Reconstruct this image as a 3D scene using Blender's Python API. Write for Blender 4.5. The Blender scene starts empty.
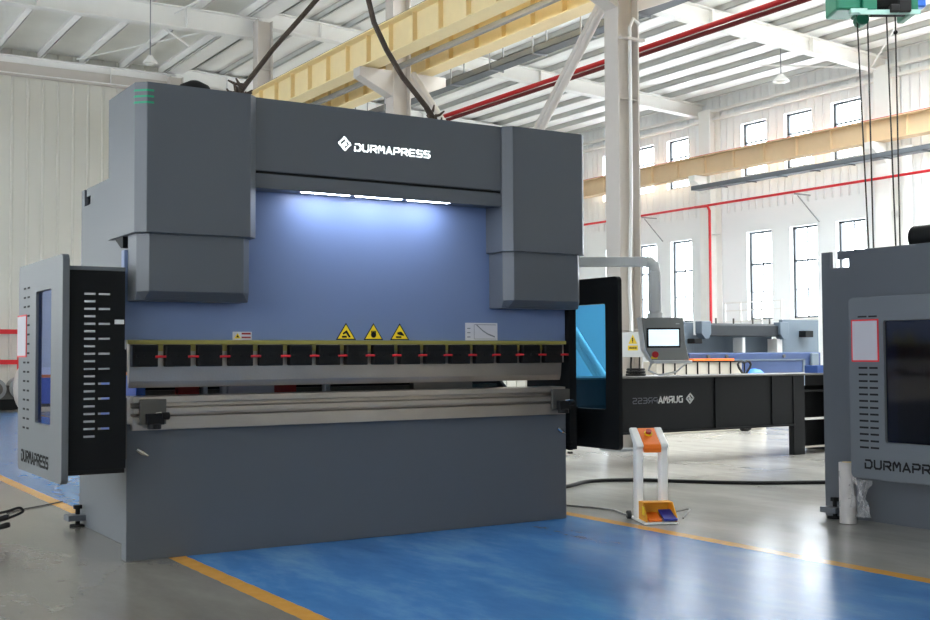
import bpy, bmesh, math, random
from mathutils import Vector, Matrix
random.seed(7)
S = bpy.context.scene
COL = S.collection
PI = math.pi

# ------------------------------------------------------------------ materials
MATS = {}
def srgb(r, g, b):
    f = lambda c: (c/255/12.92) if c/255 <= .04045 else ((c/255+.055)/1.055)**2.4
    return (f(r), f(g), f(b), 1)
def mat(name, rgb, rough=.5, metal=0., var=.06, scale=6., bump=0., bscale=40., emit=0., spec=.5, coat=0.):
    m = bpy.data.materials.new(name); m.use_nodes = True
    nt = m.node_tree; b = nt.nodes['Principled BSDF']
    c = srgb(*rgb)
    b.inputs['Roughness'].default_value = rough
    b.inputs['Metallic'].default_value = metal
    b.inputs['Specular IOR Level'].default_value = spec
    b.inputs['Coat Weight'].default_value = coat
    if emit:
        b.inputs['Emission Color'].default_value = c
        b.inputs['Emission Strength'].default_value = emit
    tc = nt.nodes.new('ShaderNodeTexCoord')
    n = nt.nodes.new('ShaderNodeTexNoise'); n.inputs['Scale'].default_value = scale; n.inputs['Detail'].default_value = 4
    nt.links.new(tc.outputs['Object'], n.inputs['Vector'])
    mx = nt.nodes.new('ShaderNodeMix'); mx.data_type = 'RGBA'
    mx.inputs['A'].default_value = tuple(max(0, v*(1-var)) for v in c[:3])+(1,)
    mx.inputs['B'].default_value = tuple(min(1, v*(1+var)) for v in c[:3])+(1,)
    nt.links.new(n.outputs['Fac'], mx.inputs['Factor'])
    nt.links.new(mx.outputs['Result'], b.inputs['Base Color'])
    if bump:
        n2 = nt.nodes.new('ShaderNodeTexNoise'); n2.inputs['Scale'].default_value = bscale
        nt.links.new(tc.outputs['Object'], n2.inputs['Vector'])
        bp = nt.nodes.new('ShaderNodeBump'); bp.inputs['Strength'].default_value = bump; bp.inputs['Distance'].default_value = .02
        nt.links.new(n2.outputs['Fac'], bp.inputs['Height']); nt.links.new(bp.outputs['Normal'], b.inputs['Normal'])
    MATS[name] = m
    return m
def glass(name, rgb, gloss=.12, rough=.03):
    m = bpy.data.materials.new(name); m.use_nodes = True
    nt = m.node_tree; nt.nodes.remove(nt.nodes['Principled BSDF'])
    out = nt.nodes['Material Output']
    t = nt.nodes.new('ShaderNodeBsdfTransparent'); t.inputs['Color'].default_value = tuple(math.sqrt(v) for v in srgb(*rgb)[:3])+(1,)
    g = nt.nodes.new('ShaderNodeBsdfGlossy'); g.inputs['Roughness'].default_value = rough
    mx = nt.nodes.new('ShaderNodeMixShader'); mx.inputs['Fac'].default_value = gloss
    nt.links.new(t.outputs[0], mx.inputs[1]); nt.links.new(g.outputs[0], mx.inputs[2])
    nt.links.new(mx.outputs[0], out.inputs['Surface'])
    MATS[name] = m
    return m

mat('paint_grey', (85, 90, 97), .42, var=.03, scale=2.5, bump=.04, bscale=160)
mat('paint_grey_guard', (90, 95, 100), .4, var=.03, scale=2.5, bump=.04, bscale=160)
mat('paint_side', (150, 154, 160), .4, var=.03, scale=2)
mat('paint_blue', (108, 126, 164), .42, var=.03, scale=2)
mat('black_paint', (14, 16, 18), .6, var=.1, spec=.22)
mat('black_matte', (12, 12, 13), .75, spec=.3)
mat('clamp_black', (19, 19, 20), .5, var=.2, spec=.25)
mat('steel', (172, 164, 156), .30, metal=.8, var=.3, scale=2.2, bump=.05, bscale=90)
mat('steel_dark', (92, 90, 86), .42, metal=.5, var=.2, scale=5)
mat('chrome', (205, 205, 205), .18, metal=1)
mat('red', (150, 22, 24), .45)
mat('pipe_red', (168, 24, 28), .5, spec=.3)
mat('pipe_dark', (92, 16, 18), .5, spec=.3)
mat('bright_red', (205, 26, 36), .45)
mat('olive', (150, 142, 70), .5, var=.2)
mat('yellow', (250, 215, 30), .5)
mat('white', (232, 232, 230), .5, var=.02)
mat('paper', (204, 202, 208), .6, var=.02)
mat('notice_paper', (172, 171, 178), .6, var=.02)
mat('print_grey', (120, 122, 130), .6)
mat('orange', (238, 116, 22), .45)
mat('amber', (232, 160, 30), .5)
mat('pedal_blue', (40, 52, 150), .5)
mat('cream', (244, 224, 174), .5, var=.05)
mat('cream_dark', (238, 214, 160), .55, var=.05)
mat('cream_tan', (222, 196, 160), .55, var=.05)
mat('column_paint', (201, 194, 187), .5, var=.04)
mat('white_steel', (238, 237, 234), .5, var=.03)
mat('grey_steel', (140, 143, 146), .5)
mat('purlin_grey', (206, 207, 205), .5)
mat('frame_dark', (62, 66, 70), .5)
mat('tray_grey', (98, 104, 110), .5)
mat('hoist_green', (8, 92, 70), .42, var=.1)
mat('pale_machine', (98, 112, 125), .5)
mat('beam_grey', (46, 51, 56), .55, spec=.3)
mat('bed_blue', (60, 78, 118), .5, spec=.3)
mat('hoist_pale', (140, 176, 168), .5)
mat('deep_blue', (32, 84, 170), .45)
mat('bright_blue', (46, 120, 220), .45)
mat('rope', (74, 62, 52), .8, var=.4, scale=30, bump=.5, bscale=90)
mat('rubber', (22, 22, 23), .75)
mat('grey_hose', (150, 150, 148), .6)
mat('pendant_grey', (150, 151, 147), .5)
mat('arm_grey', (222, 224, 225), .45)
mat('wood', (206, 182, 140), .7, var=.15)
mat('green_mark', (10, 150, 110), .5)
mat('cardboard', (196, 190, 178), .8)
mat('foil_left', (236, 236, 230), .55, metal=.1, var=.1, scale=1.2, bump=.35, bscale=2.5)  # same roof foil, coloured duller for the dimmer machine bay
mat('foil', (250, 250, 248), .38, metal=.2, var=.04, scale=1.5, bump=1., bscale=4.)
mat('wrap', (186, 182, 180), .3, var=.05, bump=.6, bscale=14)
mat('led', (225, 235, 255), .5, emit=25)
mat('sign_glow', (245, 250, 250), .5, emit=.5)
mat('screen', (226, 244, 255), .3, emit=.45)
mat('bulb', (235, 232, 225), .3)
glass('blue_glass', (92, 190, 250), .05, .04)
glass('blue_glass_pale', (158, 176, 228), .06, .06)
glass('blue_glass_dark', (24, 44, 98), .10, .08)
glass('clear_glass', (250, 252, 252), .04, .02)
glass('film', (235, 236, 240), .3, .2)
def film_mat():
    m = mat('plastic_film', (235, 235, 238), .3, bump=.8, bscale=12)
    m.node_tree.nodes['Principled BSDF'].inputs['Alpha'].default_value = .28
film_mat()

def floor_material():
    m = bpy.data.materials.new('factory_floor'); m.use_nodes = True
    nt = m.node_tree; N = nt.nodes; Lk = nt.links; b = N['Principled BSDF']
    tc = N.new('ShaderNodeTexCoord'); sx = N.new('ShaderNodeSeparateXYZ'); Lk.new(tc.outputs['Object'], sx.inputs[0])
    def math_(op, a, bb):
        n = N.new('ShaderNodeMath'); n.operation = op
        for i, v in enumerate((a, bb)):
            if isinstance(v, (int, float)): n.inputs[i].default_value = v
            else: Lk.new(v, n.inputs[i])
        return n.outputs[0]
    def noise(scale, detail=5, rough=.6, vec=None):
        n = N.new('ShaderNodeTexNoise'); n.inputs['Scale'].default_value = scale; n.inputs['Detail'].default_value = detail; n.inputs['Roughness'].default_value = rough
        Lk.new(vec or tc.outputs['Object'], n.inputs['Vector']); return n.outputs['Fac']
    def ramp(fac, stops):
        r = N.new('ShaderNodeValToRGB')
        el = r.color_ramp.elements
        while len(el) < len(stops): el.new(.5)
        for e, (p, c) in zip(el, stops): e.position = p; e.color = c
        Lk.new(fac, r.inputs[0]); return r.outputs[0]
    def mix(f, a, c):
        n = N.new('ShaderNodeMix'); n.data_type = 'RGBA'; Lk.new(f, n.inputs['Factor'])
        for k, v in (('A', a), ('B', c)):
            if isinstance(v, tuple): n.inputs[k].default_value = v
            else: Lk.new(v, n.inputs[k])
        return n.outputs['Result']
    edge = math_('MULTIPLY', math_('SUBTRACT', noise(9, 4), .5), .02)
    X = math_('ADD', sx.outputs['X'], edge); Y = sx.outputs['Y']
    def band(v, lo, hi): return math_('MULTIPLY', math_('GREATER_THAN', v, lo), math_('LESS_THAN', v, hi))
    mp = N.new('ShaderNodeMapping'); mp.inputs['Scale'].default_value = (1.0, .35, 1); Lk.new(tc.outputs['Object'], mp.inputs[0])
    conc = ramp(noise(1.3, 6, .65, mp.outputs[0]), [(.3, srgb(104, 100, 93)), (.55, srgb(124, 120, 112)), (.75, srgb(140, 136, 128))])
    conc2 = ramp(noise(1.1, 6, .65, mp.outputs[0]), [(.3, srgb(138, 136, 130)), (.55, srgb(160, 158, 152)), (.75, srgb(176, 174, 168))])  # lighter window-side concrete, raised further to bounce light into the bay
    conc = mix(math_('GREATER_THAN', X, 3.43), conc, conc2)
    blue = ramp(noise(1.7, 7, .7, mp.outputs[0]), [(.3, srgb(44, 102, 164)), (.52, srgb(62, 124, 186)), (.72, srgb(100, 152, 198))])
    scuff = ramp(noise(5.5, 8, .75), [(.63, (0, 0, 0, 1)), (.72, (1, 1, 1, 1))])
    blue = mix(math_('MULTIPLY', scuff, .14), blue, srgb(146, 164, 184))
    yel = mix(noise(12, 5), srgb(196, 138, 44), srgb(224, 166, 72))
    inY = math_('LESS_THAN', Y, 19.6)
    c = mix(math_('MULTIPLY', band(X, .36, 3.33), inY), conc, blue)
    c = mix(math_('MULTIPLY', band(X, .25, .36), inY), c, yel)
    c = mix(math_('MULTIPLY', band(X, 3.32, 3.43), inY), c, yel)
    # expansion joints of the concrete
    j1 = math_('LESS_THAN', math_('ABSOLUTE', math_('SUBTRACT', math_('MODULO', math_('ADD', Y, 61.4), 6.0), 3.0), 0), .008)
    j2 = math_('LESS_THAN', math_('ABSOLUTE', math_('SUBTRACT', math_('MODULO', math_('ADD', X, 60.9), 6.0), 3.0), 0), .008)
    out = math_('MAXIMUM', math_('LESS_THAN', X, .25), math_('GREATER_THAN', X, 3.43))
    c = mix(math_('MULTIPLY', math_('MULTIPLY', math_('MAXIMUM', j1, j2), out), .35), c, srgb(84, 82, 80))
    Lk.new(c, b.inputs['Base Color'])
    mr = N.new('ShaderNodeMapRange'); mr.inputs['To Min'].default_value = .16; mr.inputs['To Max'].default_value = .30
    Lk.new(noise(2.2, 6, .7, mp.outputs[0]), mr.inputs[0]); Lk.new(mr.outputs[0], b.inputs['Roughness'])
    bp = N.new('ShaderNodeBump'); bp.inputs['Strength'].default_value = .05; bp.inputs['Distance'].default_value = .02
    Lk.new(noise(7, 3), bp.inputs['Height']); Lk.new(bp.outputs['Normal'], b.inputs['Normal'])
    b.inputs['Specular IOR Level'].default_value = .75
    return m
def ribbed_material(name, rgb, axis, freq, zmin=-1., strength=.7):
    m = mat(name, rgb, .5, var=.03, scale=.7)
    nt = m.node_tree; b = nt.nodes['Principled BSDF']
    tc = nt.nodes.new('ShaderNodeTexCoord'); sx = nt.nodes.new('ShaderNodeSeparateXYZ'); nt.links.new(tc.outputs['Object'], sx.inputs[0])
    def M(op, a, c):
        n = nt.nodes.new('ShaderNodeMath'); n.operation = op
        for i, v in enumerate((a, c)):
            if isinstance(v, (int, float)): n.inputs[i].default_value = v
            else: nt.links.new(v, n.inputs[i])
        return n.outputs[0]
    s = M('SINE', M('MULTIPLY', sx.outputs[axis], freq*2*PI), 0)
    s = M('MULTIPLY', M('MAXIMUM', M('SUBTRACT', s, .55), 0.), M('GREATER_THAN', sx.outputs['Z'], zmin))
    bp = nt.nodes.new('ShaderNodeBump'); bp.inputs['Strength'].default_value = strength; bp.inputs['Distance'].default_value = .08
    nt.links.new(s, bp.inputs['Height']); nt.links.new(bp.outputs['Normal'], b.inputs['Normal'])
    return m
MATS['paint_side'] = MATS['paint_grey']
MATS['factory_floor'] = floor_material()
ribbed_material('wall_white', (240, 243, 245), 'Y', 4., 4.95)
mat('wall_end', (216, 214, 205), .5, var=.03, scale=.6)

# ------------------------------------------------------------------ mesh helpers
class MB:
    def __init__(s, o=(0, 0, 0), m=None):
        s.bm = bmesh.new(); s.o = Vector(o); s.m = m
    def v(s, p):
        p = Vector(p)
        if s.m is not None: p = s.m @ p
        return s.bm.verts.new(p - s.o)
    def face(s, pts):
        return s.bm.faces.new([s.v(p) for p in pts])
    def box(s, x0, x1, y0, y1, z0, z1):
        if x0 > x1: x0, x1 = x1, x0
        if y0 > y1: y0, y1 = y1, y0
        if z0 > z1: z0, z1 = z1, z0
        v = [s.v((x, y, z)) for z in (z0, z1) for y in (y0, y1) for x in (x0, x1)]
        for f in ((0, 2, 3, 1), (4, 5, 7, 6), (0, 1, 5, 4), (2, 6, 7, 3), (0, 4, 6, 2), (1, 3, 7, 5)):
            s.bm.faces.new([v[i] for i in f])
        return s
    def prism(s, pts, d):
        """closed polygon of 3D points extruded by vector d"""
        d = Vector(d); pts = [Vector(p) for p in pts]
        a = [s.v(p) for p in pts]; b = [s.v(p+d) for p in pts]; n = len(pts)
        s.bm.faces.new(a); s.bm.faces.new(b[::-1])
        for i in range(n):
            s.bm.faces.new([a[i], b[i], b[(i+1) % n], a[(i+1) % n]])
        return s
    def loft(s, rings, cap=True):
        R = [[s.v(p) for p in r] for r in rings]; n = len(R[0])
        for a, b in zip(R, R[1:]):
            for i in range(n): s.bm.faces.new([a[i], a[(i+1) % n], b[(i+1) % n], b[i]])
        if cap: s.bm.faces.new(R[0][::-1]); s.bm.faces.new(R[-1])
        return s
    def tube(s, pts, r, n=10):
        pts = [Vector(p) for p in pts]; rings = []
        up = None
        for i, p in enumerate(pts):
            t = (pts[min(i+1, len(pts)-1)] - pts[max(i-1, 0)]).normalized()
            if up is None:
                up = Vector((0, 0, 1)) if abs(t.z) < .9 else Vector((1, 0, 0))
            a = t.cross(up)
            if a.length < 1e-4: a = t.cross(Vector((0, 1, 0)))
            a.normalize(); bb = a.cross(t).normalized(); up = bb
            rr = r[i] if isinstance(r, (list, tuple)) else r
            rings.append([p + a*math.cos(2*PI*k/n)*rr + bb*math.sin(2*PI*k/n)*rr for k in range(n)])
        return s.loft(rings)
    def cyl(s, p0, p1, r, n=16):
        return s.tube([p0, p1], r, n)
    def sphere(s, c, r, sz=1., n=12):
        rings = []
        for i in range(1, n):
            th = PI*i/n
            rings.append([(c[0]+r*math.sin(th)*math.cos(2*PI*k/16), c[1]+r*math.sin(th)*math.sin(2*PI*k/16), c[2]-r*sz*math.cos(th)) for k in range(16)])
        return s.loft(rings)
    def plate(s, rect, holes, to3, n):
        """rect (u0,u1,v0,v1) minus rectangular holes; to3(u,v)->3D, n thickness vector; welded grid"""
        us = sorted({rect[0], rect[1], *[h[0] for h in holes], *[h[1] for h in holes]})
        vs = sorted({rect[2], rect[3], *[h[2] for h in holes], *[h[3] for h in holes]})
        n = Vector(n); V = {}
        def gv(i, j, k):
            if (i, j, k) not in V: V[i, j, k] = s.v(Vector(to3(us[i], vs[j])) + n*k)
            return V[i, j, k]
        def solid(i, j):
            if i < 0 or j < 0 or i >= len(us)-1 or j >= len(vs)-1: return False
            cu, cv = (us[i]+us[i+1])/2, (vs[j]+vs[j+1])/2
            return not any(h[0] < cu < h[1] and h[2] < cv < h[3] for h in holes)
        for i in range(len(us)-1):
            for j in range(len(vs)-1):
                if not solid(i, j): continue
                q = [(i, j), (i+1, j), (i+1, j+1), (i, j+1)]
                s.bm.faces.new([gv(a, b, 0) for a, b in q][::-1]); s.bm.faces.new([gv(a, b, 1) for a, b in q])
                for (di, dj), (a, b) in (((0, -1), (0, 1)), ((1, 0), (1, 2)), ((0, 1), (2, 3)), ((-1, 0), (3, 0))):
                    if not solid(i+di, j+dj):
                        p, r = q[a], q[b]
                        s.bm.faces.new([gv(*p, 0), gv(*r, 0), gv(*r, 1), gv(*p, 1)])
        return s
    def strokes(s, lines, O, U, V, N, h, w, t, d):
        """flat stroke lettering; every polyline in unit cell"""
        O, U, V, N = Vector(O), Vector(U), Vector(V), Vector(N)
        for ln in lines:
            for (x0, y0), (x1, y1) in zip(ln, ln[1:]):
                a = Vector((x0*w, y0*h)); b = Vector((x1*w, y1*h)); e = (b-a)
                if e.length < 1e-6: continue
                e.normalize(); nn = Vector((-e.y, e.x))*t/2; a = a-e*t/2; b = b+e*t/2
                s.prism([O+U*p.x+V*p.y for p in (a-nn, b-nn, b+nn, a+nn)], N*d)
        return s
    def build(s, name, m, parent=None, bevel=0., seg=2, smooth=False):
        bm = s.bm
        bmesh.ops.recalc_face_normals(bm, faces=bm.faces)
        me = bpy.data.meshes.new(name); bm.to_mesh(me); bm.free()
        if smooth:
            for p in me.polygons: p.use_smooth = True
        o = bpy.data.objects.new(name, me); COL.objects.link(o)
        me.materials.append(MATS[m])
        if parent is not None: o.parent = parent
        if bevel:
            md = o.modifiers.new('bevel', 'BEVEL'); md.width = bevel; md.segments = seg; md.limit_method = 'ANGLE'; md.angle_limit = math.radians(35)
            md.harden_normals = False
        if smooth:
            md = o.modifiers.new('edges', 'EDGE_SPLIT'); md.split_angle = math.radians(40)
        return o

def thing(name, label, cat, loc=(0, 0, 0), rz=0., group=None):
    o = bpy.data.objects.new(name, None); o.empty_display_size = .1; COL.objects.link(o)
    o.location = loc; o.rotation_euler = (0, 0, rz); o['label'] = label; o['category'] = cat
    if group: o['group'] = group
    return o
def tag(o, label, cat, group=None):
    o['label'] = label; o['category'] = cat
    if group: o['group'] = group
    return o
def structure(o, label=None, group=None):
    o['kind'] = 'structure'
    if label: o['label'] = label
    if group: o['group'] = group
    return o
def copy_tree(o, parent=None):
    c = o.copy(); COL.objects.link(c)
    if parent is not None: c.parent = parent
    for ch in list(o.children): copy_tree(ch, c)
    return c
def shape(o, label):
    o['label'] = label; return o

GL = {
 'D': [[(0, .55), (0, 0), (.75, 0), (1, .25), (1, .75), (.75, 1), (.1, 1)]],
 'U': [[(0, 1), (0, .2), (.2, 0), (.8, 0), (1, .2), (1, 1)]],
 'R': [[(.05, 1), (.8, 1), (1, .85), (1, .6), (.8, .42), (.3, .42)], [(.55, .42), (1, 0)], [(0, 0), (0, .68)]],
 'M': [[(0, 0), (0, .8), (.18, 1), (.5, .45), (.82, 1), (1, .8), (1, 0)]],
 'A': [[(0, 0), (.5, 1), (1, 0)], [(.32, .25), (.75, .25)]],
 'P': [[(.05, 1), (.8, 1), (1, .85), (1, .55), (.8, .4), (.25, .4)], [(0, 0), (0, .68)]],
 'E': [[(1, 1), (.2, 1), (0, .8), (0, .2), (.2, 0), (1, 0)], [(0, .5), (.9, .5)]],
 'S': [[(1, 1), (.2, 1), (0, .85), (0, .65), (.2, .5), (.8, .5), (1, .35), (1, .15), (.8, 0), (0, 0)]],
}
LOGO = [[(.40, .10), (.06, .44), (.0, .55), (.46, 1.0), (.60, .9)], [(.60, .9), (.96, .56), (1.0, .45), (.54, 0.0), (.40, .10)],
        [(.62, .70), (.36, .44), (.62, .44), (.36, .26)]]
def lettering(mb, text, O, U, V, N, h, total, t, d, logo=None):
    """text laid from O along U over length total"""
    O, U, V, N = Vector(O), Vector(U), Vector(V), Vector(N)
    n = len(text); pitch = total/(n-.22); w = pitch*.70
    for i, ch in enumerate(text):
        mb.strokes(GL[ch], O+U*(pitch*i), U, V, N, h, w, t, d)
    return mb

# ------------------------------------------------------------------ camera
f_px = 1159.
a_, p_, r_ = math.radians(57.794), math.radians(2.206), math.radians(-.296)
F = Vector((math.cos(a_), math.sin(a_), 0)); R0 = Vector((math.sin(a_), -math.cos(a_), 0)); Zv = Vector((0, 0, 1))
fw = F*math.cos(p_)+Zv*math.sin(p_); up0 = Zv*math.cos(p_)-F*math.sin(p_)
rt = R0*math.cos(r_)+up0*math.sin(r_); up = up0*math.cos(r_)-R0*math.sin(r_)
CAM = Vector((-1.953, -6.831, 1.2))
cd = bpy.data.cameras.new('camera'); cam = bpy.data.objects.new('camera', cd); COL.objects.link(cam)
cd.sensor_width = 36.; cd.lens = 36.*f_px/930.; cd.clip_end = 200
cam.matrix_world = Matrix(((rt.x, up.x, -fw.x, CAM.x), (rt.y, up.y, -fw.y, CAM.y), (rt.z, up.z, -fw.z, CAM.z), (0, 0, 0, 1)))
S.camera = cam

# ------------------------------------------------------------------ building shell
XW, XN, YE, XL, YS = 20.5, 7.56, 22.5, -7.5, -15.
structure(MB().box(XL, XW+.4, YS, YE+.3, -.2, 0).build('floor', 'factory_floor'))

# wall with windows (right)
WY_low = [14.48, 13.0, 11.56, 17.41, 18.85, 20.3, 8.5, 7.0, 5.5, 2.5, 1.0, -.5, -3.5, -5., -6.5, -9.5, -11, -12.5]
wins = [(y, 'low') for y in WY_low] + [(y, 'up') for y in (14.62, 13.13, 11.65, 17.5, 18.95, 20.4, 8.6, 7.1, 5.6, 2.6, 1.1, -.4)]
holes = []
for y, k in wins:
    holes.append((y-.43, y+.43, 2.07, 4.37) if k == 'low' else (y-.44, y+.44, 5.86, 7.26))
structure(MB().plate((YS, YE, 0, 9.0), holes, lambda u, v: (XW, u, v), (.3, 0, 0)).build('wall_right', 'wall_white'))
wn = 0
for (y, k), h in zip(wins, holes):
    wn += 1
    kindw = 'tall low window of the window wall' if k == 'low' else 'short high window behind the crane beam'
    row = sorted(q for q, kk in wins if kk == k and q > 11)
    root = thing('window_%d' % wn, '', 'window', (XW+.15, y, h[2]))
    root['kind'] = 'structure'
    if y > 11: root['label'] = kindw + ', ' + ('first', 'second', 'third', 'fourth', 'fifth', 'sixth')[row.index(y)] + ' left of the right wall column'
    else: root['label'] = kindw + ', right of the right wall column'; root['group'] = 'windows right of the right wall column, ' + k
    o = (XW+.15, y, h[2])
    fr = MB(o); y0, y1, z0, z1 = h; x0, x1 = XW+.12, XW+.18
    for q in ((y0, y0+.04, z0, z1), (y1-.06, y1, z0, z1), (y0, y1, z0, z0+.05), (y0, y1, z1-.05, z1)): fr.box(x0, x1, *q)
    if k == 'low':
        fr.box(x0, x1, y0, y1, 3.49, 3.54); fr.box(x0+.01, x1-.01, y-.012, y+.012, z0, z1); fr.box(x0+.01, x1-.01, y0, y1, 2.78, 2.80)
    else:
        fr.box(x0, x1, y0, y1, 6.73, 6.77)
    fr.build('window_frame', 'frame_dark', root)
    MB(o).box(XW+.145, XW+.15, y0+.03, y1-.05, z0+.04, z1-.04).build('window_pane', 'clear_glass', root)
    if k == 'low':
        MB(o).box(XW-.06, XW+.12, y0-.03, y1+.03, z0-.05, z0-.001).build('window_sill', 'white_steel', root)

# end wall: real trapezoid ribs
def ribbed_wall(name, x0, x1, y, z0, z1, pitch, depth, m):
    mb = MB(); pts = []; x = x0
    while x < x1:
        pts += [(x, 0), (x+pitch*.80, 0), (x+pitch*.85, -depth), (x+pitch*.95, -depth)]; x += pitch
    pts.append((x1, 0))
    lo = [mb.v((px, y+py, z0)) for px, py in pts]; hi = [mb.v((px, y+py, z1)) for px, py in pts]
    for i in range(len(pts)-1): mb.bm.faces.new([lo[i], lo[i+1], hi[i+1], hi[i]])
    a, b2 = mb.v((x1, y+.2, z0)), mb.v((x0, y+.2, z0)); c, d = mb.v((x1, y+.2, z1)), mb.v((x0, y+.2, z1))
    mb.bm.faces.new([a, b2, d, c]); mb.bm.faces.new([lo[-1], a, c, hi[-1]]); mb.bm.faces.new([b2, lo[0], hi[0], d])
    return structure(mb.build(name, m))
ribbed_wall('wall_back', XL, XW, YE, 0, 9.0, .36, .035, 'wall_end')
structure(MB().box(XL, XW+.3, YS-.2, YS, 0, 8.8).build('wall_front', 'wall_end'))
lw = [(y-.56, y+.56, 1.9, 4.4) for y in range(-13, 22, 3)]
structure(MB().plate((YS, YE, 0, 9.0), lw, lambda u, v: (XL, u, v), (-.25, 0, 0)).build('wall_left', 'wall_end'))

# roof
def zrB(x): return 7.99+.004*(x-2) if x < XN else 7.65+.05*(XW-x)      # underside of the rafters
frames_Y = [-13.5, -7.5, -1.5, 4.5, 10.5, 16.5]
def rafter(y, x0, x1, dep, name):
    mb = MB()
    za, zb = zrB(x0+.01) if x0 >= XN else zrB(x0), zrB(x1-.01)
    def slab(y0, y1, d0, d1):
        mb.prism([(x0, y0, za+d0), (x1, y0, zb+d0), (x1, y0, zb+d1), (x0, y0, za+d1)], (0, y1-y0, 0))
    slab(y-.008, y+.008, .02, dep-.02); slab(y-.12, y+.12, 0, .02); slab(y-.12, y+.12, dep-.02, dep)
    k = x0+1.4
    while k < x1-.5:
        z = za+(zb-za)*(k-x0)/(x1-x0)
        mb.box(k-.01, k+.01, y-.11, y+.11, z+.02, z+dep-.02); k += 3.0
    return structure(mb.build(name, 'white_steel'), 'white roof rafter spanning between column rows', 'roof rafters')
for y in frames_Y+[22.3]:
    rafter(y, XN, XW, .36, 'roof_rafter'); rafter(y, XL, XN, .44, 'roof_rafter')
# purlins
def purlin(x, z, y0=YS, y1=YE, m='white_steel'):
    mb = MB()
    h = .2 if m == 'white_steel' else .13
    mb.box(x-.01, x+.01, y0, y1, z, z+h); mb.box(x-.01, x+.05, y0, y1, z, z+.012); mb.box(x-.05, x+.01, y0, y1, z+h-.012, z+h)
    return structure(mb.build('roof_purlin', m), 'thin purlin running along the roof', 'roof purlins')
x = -6.8
while x < XN-.3:
    purlin(x, zrB(x)+.44); x += 1.0
xs = []
x = XN+.45
while x < XW:
    purlin(x, zrB(x)+.36, m='purlin_grey'); xs.append(x); x += .80
# ceiling skin: foil sagging over the purlins, with unseen roof lights added to brighten the bay
mb = MB()
def skin(pts, ya=YS, yb=YE):
    lo = [mb.v((px, ya, pz)) for px, pz in pts]; hi = [mb.v((px, yb, pz)) for px, pz in pts]
    for i in range(len(pts)-1): mb.bm.faces.new([lo[i], lo[i+1], hi[i+1], hi[i]])
SKY = (0.3, 7.2)
skin([(XN+.01, zrB(XN+.02)+.49), (xs[0], zrB(xs[0])+.49)])
for i in range(len(xs)-1):
    pts = []
    for k in range(9):
        t = k/8; xx = xs[i]+(xs[i+1]-xs[i])*t
        pts.append((xx, zrB(xx)+.49-.07*math.sin(PI*t)))
    if 1 <= i < len(xs)-2:
        skin(pts, YS, SKY[0]); skin(pts, SKY[1], YE)
    else: skin(pts)
skin([(xs[-1], zrB(xs[-1])+.49), (XW+.3, zrB(XW)+.49)])
bmesh.ops.remove_doubles(mb.bm, verts=mb.bm.verts, dist=.001)
ceil_r = structure(mb.build('ceiling', 'foil', smooth=True), 'silver foil roof lining over the window bay')
for i in range(1, len(xs)-2):
    za, zb = zrB(xs[i])+.52, zrB(xs[i+1])+.52
    structure(MB().prism([(xs[i], SKY[0], za), (xs[i+1], SKY[0], zb), (xs[i+1], SKY[0], zb+.01), (xs[i], SKY[0], za+.01)], (0, SKY[1]-SKY[0], 0)).build('added_skylight', 'clear_glass'), 'added out-of-view roof light strip over the window bay', 'added roof lights')
mb = MB(); skin([(XL, zrB(XL)+.65), (XN+.3, zrB(XN-.01)+.65)])
structure(mb.build('ceiling', 'foil_left'), 'roof foil over the machine bay, coloured duller for its dimmer light')
mb = MB(); mb.box(XN-.2, XN+.45, YS, YE, 8.66, 8.95); mb.box(XN-.2, XN+.2, YS, YE, 8.5, 8.62)
structure(mb.build('ridge_beam', 'white_steel'))
# eaves girts and wind struts of the window wall
for z in (7.50, 7.72):
    structure(MB().box(XW-.16, XW-.02, YS, YE, z, z+.07).build('wall_girt', 'white_steel'))
# end-wall head beam
structure(MB().box(XL, XN+2, YE-.25, YE-.06, 7.98, 8.26).build('wall_girt', 'column_paint'))
# tie rods and small struts seen under the roof
def strut(p, q, r, m='white_steel', name='tie_rod', label='thin white tie rod under the roof'):
    return structure(MB().cyl(p, q, r, 8).build(name, m), label, 'roof tie rods')
for y0 in (4.5, 10.5):
    strut((XW-.5, y0, 7.72), (XW-1.8, y0+2.2, 8.1), .02); strut((XW-.5, y0, 7.72), (XW-1.9, y0-1.8, 8.1), .02)
strut((5.0, 16.5, 8.2), (6.9, 19.2, 8.4), .02); strut((7.3, 16.7, 8.4), (4.9, 21.5, 8.35), .02); strut((5.6, 16.3, 8.25), (6.4, 12.5, 8.5), .02)

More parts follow.
